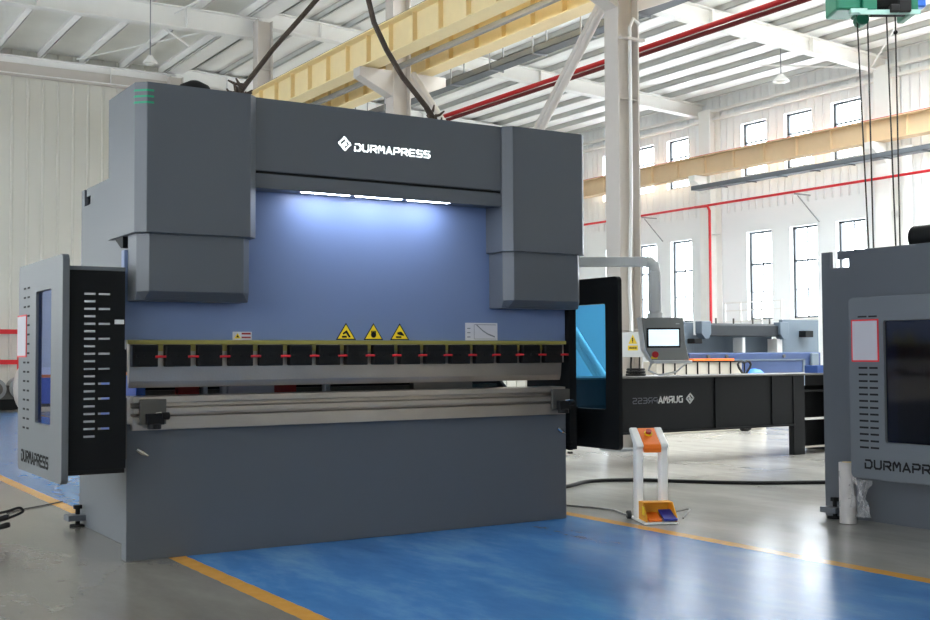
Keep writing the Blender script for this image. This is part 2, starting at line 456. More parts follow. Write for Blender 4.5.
# columns
def h_column(x, y, bx, by, z1, name, label, m='column_paint', loc=None):
    root = thing(name, label, 'column', (x, y, 0)); root['kind'] = 'structure'
    mb = MB((x, y, 0))
    mb.box(x-bx/2, x-bx/2+.02, y-by/2, y+by/2, 0, z1); mb.box(x+bx/2-.02, x+bx/2, y-by/2, y+by/2, 0, z1)
    mb.box(x-bx/2+.02, x+bx/2-.02, y-.012, y+.012, 0, z1)
    z = 1.5
    while z < z1-1: mb.box(x-bx/2+.02, x+bx/2-.02, y-by/2+.02, y+by/2-.02, z, z+.012); z += 2.9
    mb.build('shaft', m, root)
    MB((x, y, 0)).box(x-bx/2-.08, x+bx/2+.08, y-by/2-.08, y+by/2+.08, 0, .03).build('base_plate', 'grey_steel', root)
    return root
for y in (-7.5, -1.5, 4.43, 10.28, 16.25):
    c = h_column(XN-.05, y, .34, .27, 8.35, 'column', {4.43: 'pale steel column carrying the warning box, nearest in view', 10.28: 'pale steel column rising behind the middle of the lit header', 16.25: 'pale steel column rising behind the left lifting rope'}.get(y, 'pale steel column of the middle row nearer the viewer'))
    if y < 4: c['group'] = 'columns nearer the viewer'
    c_o = (XN-.05, y, 0)
    for sgn, xe in ((-1, 6.72), (1, 8.38)):
        mb = MB(c_o); xb = XN-.05+sgn*.17
        mb.prism([(xb, y-.12, 5.55), (xe, y-.12, 5.83), (xe, y-.12, 5.98), (xb, y-.12, 5.98)], (0, .24, 0))
        mb.build('bracket', 'column_paint', c)
for y in (22.3,):
    h_column(XN-.05, y-.2, .34, .27, 8.35, 'column', 'pale grey steel column at the end wall')
for y in (-7.5, -1.5, 4.5, 10.3, 16.0):
    c = h_column(XW-.22, y, .4, .42, 7.75, 'column', {10.3: 'white wall column behind the hanging hoist ropes', 16.0: 'white wall column beside the red drop pipe'}.get(y, 'white wall column nearer the viewer'), 'white_steel')
    if y < 10: c['group'] = 'wall columns nearer the viewer'
    mb = MB((XW-.22, y, 0)); mb.prism([(XW-.42, y-.12, 5.5), (19.6, y-.12, 5.8), (19.6, y-.12, 5.95), (XW-.42, y-.12, 5.95)], (0, .24, 0)); mb.build('bracket', 'white_steel', c)
# vertical bracing between the middle columns
def brace(p, q, label):
    p, q = Vector(p), Vector(q); d = (q-p).normalized(); n = Vector((1, 0, 0)); s = d.cross(n).normalized()
    mb = MB()
    for off in (-.045, .045):
        A, B = p+s*off, q+s*off
        mb.tube([A, B], .05, 10)
    return structure(mb.build('cross_brace', 'column_paint', smooth=True), label)
brace((XN-.02, 4.75, 5.85), (XN-.02, 10.15, .55), 'grey diagonal brace leaning from the nearest column')
brace((XN+.1, 10.05, 5.9), (XN+.1, 4.75, .55), 'grey diagonal brace crossing the other one')

# crane runway beams
def runway(x, face, m, y0, y1, label, zt=6.5, zb=5.98, red=False, st=.78):
    root = thing('crane_runway_beam', label, 'crane beam', (x, y0, zb)); root['kind'] = 'structure'
    o = (x, y0, zb)
    mb = MB(o); mb.box(x-.01, x+.01, y0, y1, zb+.02, zt-.02); mb.box(x-.16, x+.16, y0, y1, zb, zb+.02); mb.box(x-.17, x+.17, y0, y1, zt-.02, zt)
    mb.build('web', m, root)
    mb = MB(o); y = y0+.3
    while y < y1:
        mb.box(x-.09, x+.09, y-.008, y+.008, zb+.02, zt-.02); y += st
    mb.build('stiffener', 'cream_dark' if m == 'cream' else m, root)
    MB(o).box(x-.035, x+.035, y0, y1, zt, zt+(.045 if red else .09)).build('crane_rail', 'steel_dark' if not red else 'bright_red', root)
    return root
runway(6.98, -1, 'cream', YS, YE-.3, 'long cream crane runway beam on the machine bay side of the middle columns', 6.56, 6.02)
runway(8.12, 1, 'cream', YS, YE-.3, 'long cream crane runway beam on the window bay side of the middle columns', 6.56, 6.06)
rw = runway(19.9, -1, 'cream_tan', YS, YE-.3, 'long cream crane runway beam with a red rail on the window wall', 6.46, 5.96, True, 1.05)
# conductor bar / walkway channel below the front runway beam
structure(MB().box(7.45, 7.52, YS, YE-.3, 6.03, 6.11).build('conductor_channel', 'grey_steel'))
# cable trays
def tray(x, y0, y1, z, w, m, hang, zt, label):
    root = thing('cable_tray', label, 'cable tray', (x, y0, z)); o = (x, y0, z)
    mb = MB(o); mb.box(x-w/2, x+w/2, y0, y1, z, z+.01); mb.box(x-w/2, x-w/2+.01, y0, y1, z, z+.11); mb.box(x+w/2-.01, x+w/2, y0, y1, z, z+.11)
    mb.build('trough', m, root)
    y = y0+.35
    while y < y1-.2:
        h = MB(o)
        if zt: h.box(x-w/2-.025, x-w/2-.012, y, y+.025, z-.03, zt); h.box(x+w/2+.012, x+w/2+.025, y, y+.025, z-.03, zt)
        h.box(x-w/2-.03, x+w/2+.03, y, y+.02, z-.025, z-.001)
        h.build('hanger', 'grey_steel' if zt else m, root); y += hang
    return root
tray(8.9, -1., 22., 6.02, .24, 'tray_grey', 1.25, 6.75, 'grey cable tray hung beside the middle crane beams')
tray(19.3, 4.2, 15.55, 5.46, .3, 'tray_grey', 1.0, None, 'grey cable tray along the window wall under the crane beam')
# red pipes
def pipe(name, pts, r, m, label, cat='pipe', group=None, n=10):
    return tag(MB().tube(pts, r, n).build(name, m, smooth=True), label, cat, group)
pipe('sprinkler_pipe', [(8.26, -4, 5.28), (8.26, 22, 5.28)], .034, 'pipe_red', 'upper red sprinkler pipe carried on the middle columns')
pipe('sprinkler_pipe', [(8.27, -4, 5.205), (8.27, 22, 5.205)], .03, 'pipe_dark', 'thinner dark red pipe just below the upper sprinkler pipe')
XP = XW-.53
wp = thing('fire_pipe', 'thin red fire pipe along the window wall with a drop leg', 'pipe', (XP, 15.78, 0))
po = (XP, 15.78, 0)
MB(po).tube([(XP, 0, 5.15), (XP, 22, 5.15)], .032, 10).build('main_run', 'bright_red', wp, smooth=True)
MB(po).tube([(XP, 16.3, 5.15), (XP-.02, 15.78, 5.13), (XP-.02, 15.70, 5.0), (XP-.02, 15.70, 0.)], .036, 10).build('drop_leg', 'bright_red', wp, smooth=True)
for y in (12.75, 18.4, 8.5):
    structure(MB().box(XP-.03, XW, y, y+.03, 5.08, 5.11).tube([(XP+.06, y, 5.06), (XW-.05, y-.3, 4.4)], .015, 6).build('pipe_bracket', 'grey_steel'), 'grey strut bracket carrying the red pipe', 'red pipe brackets')
dpp = thing('downpipe', 'white drain pipe beside the right wall column', 'pipe', (XW-.3, 9.75, 0))
MB((XW-.3, 9.75, 0)).tube([(XW-.3, 9.75, 0), (XW-.3, 9.75, 5.75)], .12, 14).build('tube', 'white_steel', dpp, smooth=True)
mb = MB((XW-.3, 9.75, 0)); mb.tube([(XW-.3, 9.75, 5.70), (XW-.3, 9.75, 5.82)], .15, 14); mb.build('collar', 'white_steel', dpp, smooth=True)
mb = MB((XW-.3, 9.75, 0)); mb.box(XW-.5, XW-.1, 9.73, 9.77, 2.5, 2.56); mb.build('pipe_clip', 'grey_steel', dpp)
# conduit on the nearest column and its switch box
cond = thing('column_conduit', 'pale conduit running down the nearest column to the warning box', 'conduit', (7.3, 4.3, 0))
MB((7.3, 4.3, 0)).tube([(7.66, 4.26, 5.36), (7.56, 4.26, 5.42), (7.50, 4.26, 5.30), (7.50, 4.26, 3.2), (7.42, 4.22, 2.0), (7.34, 4.1, 1.62), (7.28, 4.03, 1.47)], .022, 8).build('tube', 'white', cond, smooth=True)
mb = MB((7.3, 4.3, 0)); mb.box(7.33, 7.72, 4.22, 4.29, 5.14, 5.17); mb.build('clip', 'column_paint', cond)
eb = thing('electrical_box', 'pale wall box with yellow warning triangle on the nearest column', 'electrical box', (7.2, 3.95, 1.16))
eo = (7.2, 3.95, 1.16)
MB(eo).box(7.2, 7.36, 3.70, 4.12, 1.16, 1.46).build('case', 'white', eb, .008)
mb = MB(eo); mb.prism([(7.199, 3.99, 1.32), (7.199, 3.83, 1.32), (7.199, 3.91, 1.43)], (-.002, 0, 0)); mb.build('warning_triangle', 'yellow', eb)
mb = MB(eo); mb.box(7.195, 7.197, 3.90, 3.92, 1.345, 1.395); mb.box(7.195, 7.197, 3.90, 3.92, 1.33, 1.338); mb.build('triangle_mark', 'black_matte', eb)
mb = MB(eo); mb.box(7.197, 7.199, 3.82, 4.0, 1.24, 1.30); mb.build('warning_strip', 'yellow', eb)
mb = MB(eo)
for k in range(4): mb.box(7.195, 7.197, 3.84+k*.035, 3.865+k*.035, 1.26, 1.28)
mb.build('strip_print', 'black_matte', eb)
mb = MB(eo); mb.tube([(7.25, 4.0, 1.17), (7.25, 4.02, .9), (7.3, 4.0, .5), (7.3, 4.0, .01)], .012, 6); mb.tube([(7.25, 3.85, 1.17), (7.2, 3.8, .95), (7.25, 3.9, .8), (7.3, 4.0, .6)], .008, 6)
mb.build('cable', 'rubber', eb)
# red rails at the far end
rr = thing('guard_rail', 'red two-bar guard rail along the far end wall', 'rail', (1.5, 22.2, 0))
for z in (1.08, 1.80): MB((1.5, 22.2, 0)).box(-2, 3.84, 22.15, 22.2, z-.055, z+.055).build('bar', 'bright_red', rr)
for x in (-1.9, 1.0, 3.78): MB((1.5, 22.2, 0)).box(x-.04, x+.04, 22.2, 22.26, 0, 1.86).build('post', 'bright_red', rr)

# hanging lamps
def bay_lamp(x, y, z, zt, r, label):
    root = thing('high_bay_lamp', label, 'lamp', (x, y, z)); o = (x, y, z)
    MB(o).cyl((x, y, z+.16), (x, y, zt), .012, 6).build('rod', 'grey_steel', root)
    MB(o).tube([(x, y, z+.17), (x, y, z+.12), (x, y, z+.06), (x, y, z)], [r*.3, r*.45, r*.8, r], 16).build('lamp_shade', 'white_steel', root, smooth=True)
    MB(o).sphere((x, y, z-.005), r*.55, .3).build('bulb', 'bulb', root, smooth=True)
bay_lamp(18.19, 11.54, 7.40, zrB(18.19)+.5, .20, 'round white high-bay lamp hanging near the window wall roof')
bay_lamp(5.0, 16.0, 7.05, zrB(5.0)+.6, .16, 'dim high-bay lamp hanging above the left end of the machine')

# ------------------------------------------------------------------ press brake
PB = thing('press_brake', 'large grey and blue press brake with a lit white sign on its header', 'press brake')
W = 3.22
MB().box(0, W, 0, .10, 0, .80).build('front_panel', 'paint_grey', PB, .004)
# bed body behind the panel
MB().box(.14, W-.14, .1, .22, .80, .93).build('bed_core', 'black_paint', PB)
def side_plate(mb, x0, t, y0, y1, ztop, z0=0., notch=True, throat=None):
    P = [(y0, z0), (y1, z0), (y1, ztop)]
    if notch: P += [(y1-.085, ztop), (y1-.085, ztop-.12), (y1-.25, ztop-.12), (y1-.25, ztop-.06), (y1-.145, ztop-.06), (y1-.145, ztop)]
    P += [(y0+.0, ztop)]
    if throat: P += throat
    mb.prism([(x0, y, z) for y, z in P], (t, 0, 0)); return mb
thr = [(.12, 1.35), (.45, 1.35), (.62, 1.22), (.62, 1.05), (.45, .93), (.12, .93)]
def pb_side(x0):
    mb = MB(); side_plate(mb, x0, .03, .12, 1.74, 2.40, .0, True, thr); return mb
pb_side(.16).build('side_plate', 'paint_side', PB, .003); pb_side(W-.22).build('side_plate', 'paint_side', PB, .003)
MB().box(.195, W-.195, 1.40, 1.70, .35, 2.38).build('dark_backing', 'black_paint', PB)  # black block added to darken the view behind the tool gap
MB().box(.30, W-.30, .35, 1.25, 1.75, 2.62).build('oil_tank', 'paint_grey', PB, .01)
MB().prism([(x, .02, z) for x, z in ((-.015, 1.297), (W+.015, 1.297), (W+.015, 1.83), (W-.1, 1.83), (W-.1, 2.6), (.1, 2.6), (.1, 1.83), (-.015, 1.83))], (0, .06, 0)).build('ram_plate', 'paint_blue', PB, .003)
# cylinder covers
def cover_bm(xa, xb, ca, cb):
    """front face xa..xb at Y -.25; chamfers ca (left) and cb (right); returns to Y back"""
    mb = MB(); z0, z1 = 1.913, 2.785
    c = .055
    mb.prism([(xa, -.25, z0), (xb, -.25, z0), (xb+c, -.25+c, z0), (xb+c, cb, z0), (xa-c, ca, z0), (xa-c, -.25+c, z0)], (0, 0, z1-z0))
    return mb
cl = cover_bm(.035, .667, .36, .015).build('cylinder_cover', 'paint_grey', PB, .004)
cr = cover_bm(2.592+.0, 3.196, .015, .36).build('cylinder_cover', 'paint_grey', PB, .004)
def lower_cover(xa, xb):
    mb = MB(); zt, zf, zb = 1.93, 1.577, 1.525; c = .058; yf = -.215
    top = [(xa, yf, zt), (xb, yf, zt), (xb+c, yf+c, zt), (xb+c, .015, zt), (xa-c, .015, zt), (xa-c, yf+c, zt)]
    mid = [(xa, yf, zf), (xb, yf, zf), (xb+c, yf+c, zf), (xb+c, .015, zf), (xa-c, .015, zf), (xa-c, yf+c, zf)]
    bot = [(xa-.01, yf+.075, zb), (xb+.01, yf+.075, zb), (xb+c, yf+.075, zb), (xb+c, .015, zb), (xa-c, .015, zb), (xa-c, yf+.075, zb)]
    mb.loft([top, mid, bot]); return mb
lower_cover(.062, .636).build('cylinder_skirt', 'paint_grey', PB, .003)
lower_cover(2.62, 3.176).build('cylinder_skirt', 'paint_grey', PB, .003)
MB().prism([(-.012, .06, 1.912), (-.012, .24, 1.912), (-.012, .10, 1.845), (-.012, .06, 1.845)], (.05, 0, 0)).build('cover_bracket', 'black_paint', PB)
# header
hd = MB().box(.722, 2.537, -.185, .015, 2.335, 2.785).build('header_panel', 'paint_grey', PB, .004)
MB().box(.722, 2.537, -.172, .015, 2.318, 2.335).build('header_groove', 'black_matte', PB)
MB().box(.722, 2.537, -.185, -.165, 2.226, 2.318).build('header_valance', 'paint_grey', PB, .003)
MB().box(.722, 2.537, -.165, .015, 2.236, 2.318).build('lamp_channel', 'paint_grey', PB)
mb = MB(); lettering(mb, 'DURMAPRESS', (1.402, -.185, 2.517), (1, 0, .0), (0, 0, 1), (0, -1, 0), .041, .560, .0098, .003)
mb.build('sign_lettering', 'sign_glow', hd)
mb = MB(); mb.strokes(LOGO, (1.290, -.185, 2.514), (1, 0, 0), (0, 0, 1), (0, -1, 0), .078, .077, .011, .003); mb.build('sign_logo', 'sign_glow', hd)
for x0, x1 in ((1.065, 1.395), (1.45, 1.78), (1.835, 2.15)):
    shape(MB().box(x0, x1, -.145, -.095, 2.231, 2.236).build('led_strip', 'led', PB), 'glowing white LED strip under the header')
# green marks on the corner, lifting eye
mb = MB()
for z in (2.735, 2.700, 2.665):
    mb.box(.032, .075, -.2515, -.2505, z-.006, z+.006)
    p = [Vector((.035, -.2515, z)), Vector((-.0215, -.195, z))]
    mb.prism([p[0]+Vector((0, 0, -.006)), p[1]+Vector((0, 0, -.006)), p[1]+Vector((0, 0, .006)), p[0]+Vector((0, 0, .006))], (-.0008, -.0008, 0))
    mb.box(-.0215, -.0205, -.195, -.175, z-.006, z+.006)
shape(mb.build('corner_mark', 'green_mark', cl), 'three short green stripes')
shape(MB().box(3.2515, 3.2525, -.19, -.17, 2.60, 2.69).build('corner_mark', 'green_mark', cr), 'small green mark')
shape(MB().tube([(.47, .20, 2.7), (.47, .20, 2.84), (.47, .20, 2.90), (.47, .20, 2.93)], [.125, .125, .09, .03], 20).build('filler_cap', 'black_matte', PB, smooth=True), 'black domed cap on top')
# tooling
olive = MB().box(.0, W, -.012, .019, 1.272, 1.297).build('clamp_rail', 'olive', PB)
MB().box(.02, W, .02, .075, 1.14, 1.2965).build('clamp_backing', 'steel', PB)
p0 = shape(MB().box(.184, .214, .0, .0195, 1.230, 1.271).build('clamp_pad', 'olive', PB), 'yellowish pad between two black clamps')
for i in range(1, 15):
    c = copy_tree(p0, PB); c.location = (.1997*i, 0, 0)
x0 = .022
cb = MB()
cb.box(x0, x0+.155, -.03, .02, 1.137, 1.268)
c0 = cb.build('punch_clamp', 'clamp_black', PB, .006)
mb = MB(); mb.box(x0+.01, x0+.145, -.034, -.03, 1.225, 1.255)
for bx in (.03, .075, .125): mb.cyl((x0+bx, -.03, 1.20), (x0+bx, -.036, 1.20), .008, 8)
for bx in (.045, .11): mb.cyl((x0+bx, -.03, 1.16), (x0+bx, -.034, 1.16), .006, 8)
mb.build('clamp_face', 'black_paint', c0)
mb = MB(); mb.tube([(x0+.135, -.037, 1.196), (x0+.16, -.042, 1.198), (x0+.198, -.04, 1.197)], .0075, 8)
shape(mb.build('clamp_lever', 'bright_red', c0), 'red clamp lever')
for i in range(1, 16):
    c = copy_tree(c0, PB); c.location = (.1997*i, 0, 0)
mb = MB(); mb.prism([(.02, .02, 1.14), (.02, .07, 1.14), (.02, .062, 1.05), (.02, .05, 1.012), (.02, .044, 1.012), (.02, .03, 1.05)], (W-.04, 0, 0))
mb.build('punch_blade', 'steel', PB)
prof = [(-.05, .765), (-.05, .842), (-.005, .848), (-.005, .860), (-.06, .863), (-.06, .893), (.0, .899), (.0, .923), (-.05, .926), (-.05, .962), (.015, .965), (.03, .945), (.045, .965), (.11, .965), (.11, .765)]
MB().prism([(.02, y, z) for y, z in prof], (W-.06, 0, 0)).build('die_rail', 'steel', PB, .002)
def stop_block(xa, side, bx=0):
    st = MB(); st.box(xa, xa+.155, -.085, -.061, .80, .948)
    o = st.build('end_stop', 'steel_dark', PB, .004)
    m2 = MB(); cx = xa+.075
    m2.box(cx-.045, cx+.055, -.13, -.086, .80, .865); m2.cyl((cx, -.11, .775), (cx, -.11, .805), .04, 14); m2.cyl((cx+.04, -.12, .85), (cx+.085, -.12, .85), .022, 12)
    m2.build('stop_clamp', 'clamp_black', o, .003)
    m3 = MB(); m3.cyl((cx+.005, -.13, .868), (cx+.03, -.15, .872), .006, 8); shape(m3.build('bolt', 'chrome', o), 'bright bolt')
    return o
stop_block(.055, 1); stop_block(3.04, 1)
for x, z in ((.085, .632), (3.16, .64)):
    mb = MB(); mb.tube([(x-.03, -.02, z+.02), (x, -.028, z), (x+.035, -.03, z-.018)], [.012, .016, .004], 8); mb.cyl((x, 0, z), (x, -.02, z), .013, 10)
    shape(mb.build('panel_latch', 'chrome', PB, smooth=True), 'small bright latch on the lower panel')
mb = MB()
for k in range(34): mb.box(-.012, -.001, -.01, .03, .60+k*.0105, .6065+k*.0105)
mb.box(-.010, -.001, .0, .03, .60, .957); mb.build('edge_strip', 'steel_dark', PB)
# back gauge
bg = MB().box(.26, W-.26, .52, .62, .87, .98).build('back_gauge', 'steel_dark', PB)
for x0, x1, m, z1 in ((.46, .60, 'red', 1.03), (.63, .655, 'white', 1.03), (.76, .785, 'white', 1.03), (.80, 1.12, 'paper', 1.02), (1.12, 1.28, 'red', 1.03), (1.50, 1.535, 'white', 1.03), (2.2, 2.7, 'steel', 1.01)):
    MB().box(x0, x1, .46, .519, .93, z1).build('gauge_finger', m, bg)
# stickers
def tri(mb, cx, z0, w, h, y, d):
    mb.prism([(cx-w/2, y, z0), (cx+w/2, y, z0), (cx, y, z0+h)], (0, -d, 0))
for k, cx in enumerate((1.438, 1.641, 1.840)):
    mb = MB(); tri(mb, cx, 1.301, .146, .112, .02, .0015); s = mb.build('warning_sign', 'black_matte', PB)
    s['label'] = 'yellow warning triangle: ' + ('tool striking a part', 'hand', 'hand under a press')[k]
    mb = MB(); tri(mb, cx, 1.308, .122, .093, .0185, .001); mb.build('sign_face', 'yellow', s)
    mb = MB(); y0, y1 = .0165, .0175
    if k == 0:
        mb.box(cx-.03, cx+.005, y0, y1, 1.315, 1.328); mb.prism([(cx-.025, y1, 1.345), (cx+.005, y1, 1.365), (cx+.035, y1, 1.318), (cx+.02, y1, 1.316), (cx+.0, y1, 1.345), (cx-.02, y1, 1.335)], (0, -.001, 0))
    elif k == 1:
        mb.cyl((cx, y1, 1.335), (cx, y0, 1.335), .02, 14)
        for q in range(4): mb.box(cx-.018+q*.010, cx-.011+q*.010, y0, y1, 1.345, 1.362)
    else:
        mb.box(cx-.03, cx+.012, y0, y1, 1.315, 1.326); mb.prism([(cx-.02, y1, 1.352), (cx+.01, y1, 1.358), (cx+.034, y1, 1.335), (cx+.03, y1, 1.328), (cx-.018, y1, 1.338)], (0, -.001, 0))
    mb.build('sign_pictogram', 'black_matte', s)
s = shape(MB().box(.658, .783, .0185, .0199, 1.300, 1.350).build('danger_label', 'paper', PB), 'small white danger label with red bars')
mb = MB(); tri(mb, .690, 1.308, .046, .034, .0185, .001); mb.build('label_triangle', 'yellow', s)
mb = MB(); mb.box(.716, .776, .0175, .0184, 1.332, 1.344); mb.box(.716, .776, .0175, .0184, 1.310, 1.320); mb.build('label_print', 'red', s)
mb = MB(); tri(mb, .690, 1.314, .02, .016, .0174, .0006); mb.build('label_mark', 'black_matte', s)
s = shape(MB().box(2.363, 2.633, .0185, .0199, 1.300, 1.423).build('load_chart', 'paper', PB), 'white chart plate with a falling curve')
mb = MB(); Y0 = .0184
cv = [(2.455, 1.405), (2.48, 1.385), (2.51, 1.362), (2.55, 1.340), (2.61, 1.320)]
for (xa, za), (xb, zb) in zip(cv, cv[1:]): mb.prism([(xa, Y0, za), (xb, Y0, zb), (xb, Y0, zb+.010), (xa, Y0, za+.010)], (0, -.0006, 0))
mb.box(2.435, 2.438, Y0-.0006, Y0, 1.31, 1.412); mb.box(2.435, 2.62, Y0-.0006, Y0, 1.308, 1.311); mb.box(2.44, 2.62, Y0-.0006, Y0, 1.408, 1.412)
for k in range(3): mb.box(2.378, 2.405, Y0-.0006, Y0, 1.32+k*.03, 1.327+k*.03)
mb.build('chart_print', 'print_grey', s)

# side guards
def rounded(y0, y1, z0, z1, r, n=5):
    P = []
    for cy, cz, a0 in ((y1-r, z1-r, 0), (y0+r, z1-r, 90), (y0+r, z0+r, 180), (y1-r, z0+r, 270)):
        for k in range(n+1):
            a = math.radians(a0+90*k/n); P.append((cy+r*math.cos(a), cz+r*math.sin(a)))
    return P
def guard(parent, o, xo, xi, y0, y1, z0, z1, win, m, glassm, paper=None, text=None, slots=None, frame_m=None):
    """slab between xo (outer face) and xi (inner), window hole win=(ya,yb,za,zb); local to o"""
    sg = -1 if xo < xi else 1
    mb = MB(o)
    # rounded outer outline bridged to the window hole through welded quads
    out = rounded(y0, y1, z0, z1, .035); wy0, wy1, wz0, wz1 = win
    inn = []
    cyw, czw = (wy0+wy1)/2, (wz0+wz1)/2
    inn = rounded(wy0, wy1, wz0, wz1, .018)
    n = len(out)
    V = {}
    for k, xx in ((0, xo), (1, xi)):
        V['o', k] = [mb.v((xx, a, b)) for a, b in out]; V['i', k] = [mb.v((xx, a, b)) for a, b in inn]
    for i in range(n):
        j = (i+1) % n
        for k in (0, 1): mb.bm.faces.new([V['o', k][i], V['o', k][j], V['i', k][j], V['i', k][i]])
        for q in 'oi': mb.bm.faces.new([V[q, 0][i], V[q, 0][j], V[q, 1][j], V[q, 1][i]])
    g = mb.build('side_guard', m, parent, .003)
    xm = (xo+xi)/2
    pane = MB(o).box(xm-.003, xm+.003, wy0+.002, wy1-.002, wz0+.002, wz1-.002).build('guard_window', glassm, g)
    pane['label'] = 'blue tinted window'
    e = .0012*sg
    if slots:
        mb = MB(o); sa, sb, sc, sd, za, zb, nn = slots
        for k in range(nn):
            z = za+(zb-za)*k/(nn-1)
            mb.box(xo, xo+e, sa, sb, z-.006, z+.006); mb.box(xo, xo+e, sc, sd, z-.006, z+.006)
        mb.build('vent_slots', 'black_matte', g)
    if paper:
        ya, yb, za, zb = paper
        p = shape(MB(o).box(xo, xo+.004*sg, ya, yb, za, zb).build('notice_holder', 'bright_red', g), 'red bordered notice sheet')
        mb = MB(o); mb.box(xo+.004*sg, xo+.0055*sg, ya+.010, yb-.010, za+.010, zb-.010); sh = mb.build('notice_sheet', 'notice_paper', p)
    if text:
        ya, yb, zt, ht = text
        U = (0, -1, 0) if sg < 0 else (0, 1, 0)
        mb = MB(o); lettering(mb, 'DURMAPRESS', (xo, ya, zt), U, (0, 0, 1), (sg, 0, 0), ht, abs(yb-ya), ht*.24, .0015)
        shape(mb.build('guard_lettering', 'black_matte', g), 'black lettering on the guard')
    return g
lg = guard(PB, (0, 0, 0), -.415, -.377, -.19, .98, .49, 1.776, (.085, .485, .804, 1.593), 'paint_grey_guard', 'blue_glass_pale',
      paper=(.735, 1.0, 1.198, 1.464), text=(.86, .125, .555, .060), slots=(.655, .72, .765, .83, .76, 1.628, 16))
rg = guard(PB, (0, 0, 0), W+.385, W+.345, -.19, .98, .49, 1.776, (-.04, .42, .785, 1.577), 'black_paint', 'blue_glass')  # mirrors the left guard; shade of its unlit inner face painted black
# slotted plate joining the left guard to the machine
hs = []
for k in range(20): hs.append((-.285, -.222, 1.556-k*.0425-.006, 1.556-k*.0425+.006))
for k in range(10): hs.append((-.205, -.140, 1.556-k*.085-.006, 1.556-k*.085+.006))
dp = MB().plate((-.376, -.055, .548, 1.705), hs, lambda u, v: (u, -.145, v), (0, .006, 0)).build('slotted_plate', 'black_paint', PB)
MB().box(-.376, -.055, -.150, -.05, 1.690, 1.712).build('plate_rim', 'paint_grey_guard', dp)
MB().box(-.376, -.055, -.152, -.145, .535, .56).build('plate_rim', 'black_matte', dp)
shape(MB().box(-.115, -.066, -.165, -.146, 1.385, 1.41).build('plate_latch', 'arm_grey', dp), 'pale latch on the slotted plate')
MB().box(-.376, -.054, -.147, -.1455, 1.135, 1.141).build('plate_seam', 'black_matte', dp)
MB().box(-.06, -.045, -.139, -.11, .56, 1.24).build('guard_hinge_post', 'black_paint', PB)
MB().box(W+.02, W+.085, -.02, .06, .50, 1.66).build('guard_hinge_post', 'black_paint', PB)
mb = MB()
for z in (.545, .52, .495, .47): mb.box(W+.02, W+.045, -.02, .01, z, z+.015)
mb.build('cable_end', 'rubber', PB)
MB().box(W+.03, W+.35, .30, .33, .55, .80).build('guard_arm', 'black_paint', PB)
# made-up inner box darkens the left window's lower part; orange strip above it
MB().box(.10, .158, .16, .95, .50, 1.08).build('inner_box', 'deep_blue', PB, .004)
shape(MB().box(.12, .158, .16, .9, 1.085, 1.10).build('orange_strip', 'orange', PB), 'orange strip inside the guard')
# levelling feet
def foot(x, y, parent, o, sx=-1):
    mb = MB(o); mb.box(min(x, x+sx*.16), max(x, x+sx*.16), y-.07, y+.07, .045, .085); f = mb.build('levelling_foot', 'paint_side', parent, .004)
    mb = MB(o); cx = x+sx*.08; mb.cyl((cx, y, .0), (cx, y, .012), .055, 16); mb.cyl((cx, y, .01), (cx, y, .15), .016, 10); mb.cyl((cx, y, .125), (cx, y, .15), .032, 6)
    mb.build('foot_bolt', 'black_matte', f)
foot(.20, 1.62, PB, (0, 0, 0)); foot(W-.16, 1.62, PB, (0, 0, 0), 1)

# operator arm and control box (turned to the viewer's side)
U = R0.copy(); Nn = -F
arm0 = Vector((3.883, .694, 1.953))
M = Matrix(((U.x, Nn.x, 0, arm0.x), (U.y, Nn.y, 0, arm0.y), (0, 0, 1, arm0.z), (0, 0, 0, 1)))   # local: x along arm, y toward viewer, z up
mb = MB(m=M)
mb.box(-.72, .56, -.04, .04, -.04, .04)
arm = mb.build('control_arm', 'arm_grey', PB, .008)
mb = MB(m=M); mb.tube([(.56, 0, 0), (.59, 0, -.004), (.62, 0, -.03), (.625, 0, -.08)], .048, 12); mb.build('arm_elbow', 'arm_grey', arm, smooth=True)
mb = MB(m=M); mb.box(.575, .675, -.045, .045, -.42, -.07); mb.build('arm_drop', 'arm_grey', arm, .02)
mb = MB(m=M); mb.cyl((.625, 0, -.42), (.625, 0, -.47), .065, 20); mb.build('arm_collar', 'arm_grey', arm, smooth=True)
zt = 1.493-1.953
cx0 = .515
mb = MB(m=M)
front = [(.505, .085, zt), (.845, .085, zt), (.855, .085, zt-.20), (.885, .105, zt-.345), (.585, .105, zt-.345), (.535, .085, zt-.26)]
mb.prism(front, (0, -.19, 0)); box = mb.build('control_box', 'pendant_grey', PB, .008)
mb = MB(m=M); mb.prism([(.585, .115, zt-.347), (.905, .115, zt-.347), (.905, .115, zt-.372), (.60, .115, zt-.372)], (0, -.23, 0)); mb.build('box_base', 'arm_grey', box, .004)
mb = MB(m=M); mb.prism([(.493, .07, zt+.004), (.504, .07, zt+.004), (.534, .09, zt-.26), (.584, .09, zt-.347), (.572, .09, zt-.347), (.522, .09, zt-.26)], (0, -.19, 0)); mb.build('box_side', 'arm_grey', box)
mb = MB(m=M); mb.box(.543, .815, .086, .094, zt-.245, zt-.085); mb.build('screen_bezel', 'black_matte', box, .003)
mb = MB(m=M); mb.box(.558, .803, .0945, .0955, zt-.230, zt-.098); shape(mb.build('screen', 'screen', box), 'lit white touch screen')
mb = MB(m=M); mb.box(.575, .625, .10, .112, zt-.335, zt-.315); mb.build('stop_collar', 'yellow', box)
mb = MB(m=M); mb.cyl((.605, .10, zt-.30), (.605, .135, zt-.30), .026, 16); mb.build('stop_button', 'bright_red', box, smooth=True)
mb = MB(m=M); mb.box(.78, .81, .086, .088, zt-.055, zt-.048); mb.build('box_badge', 'arm_grey', box)
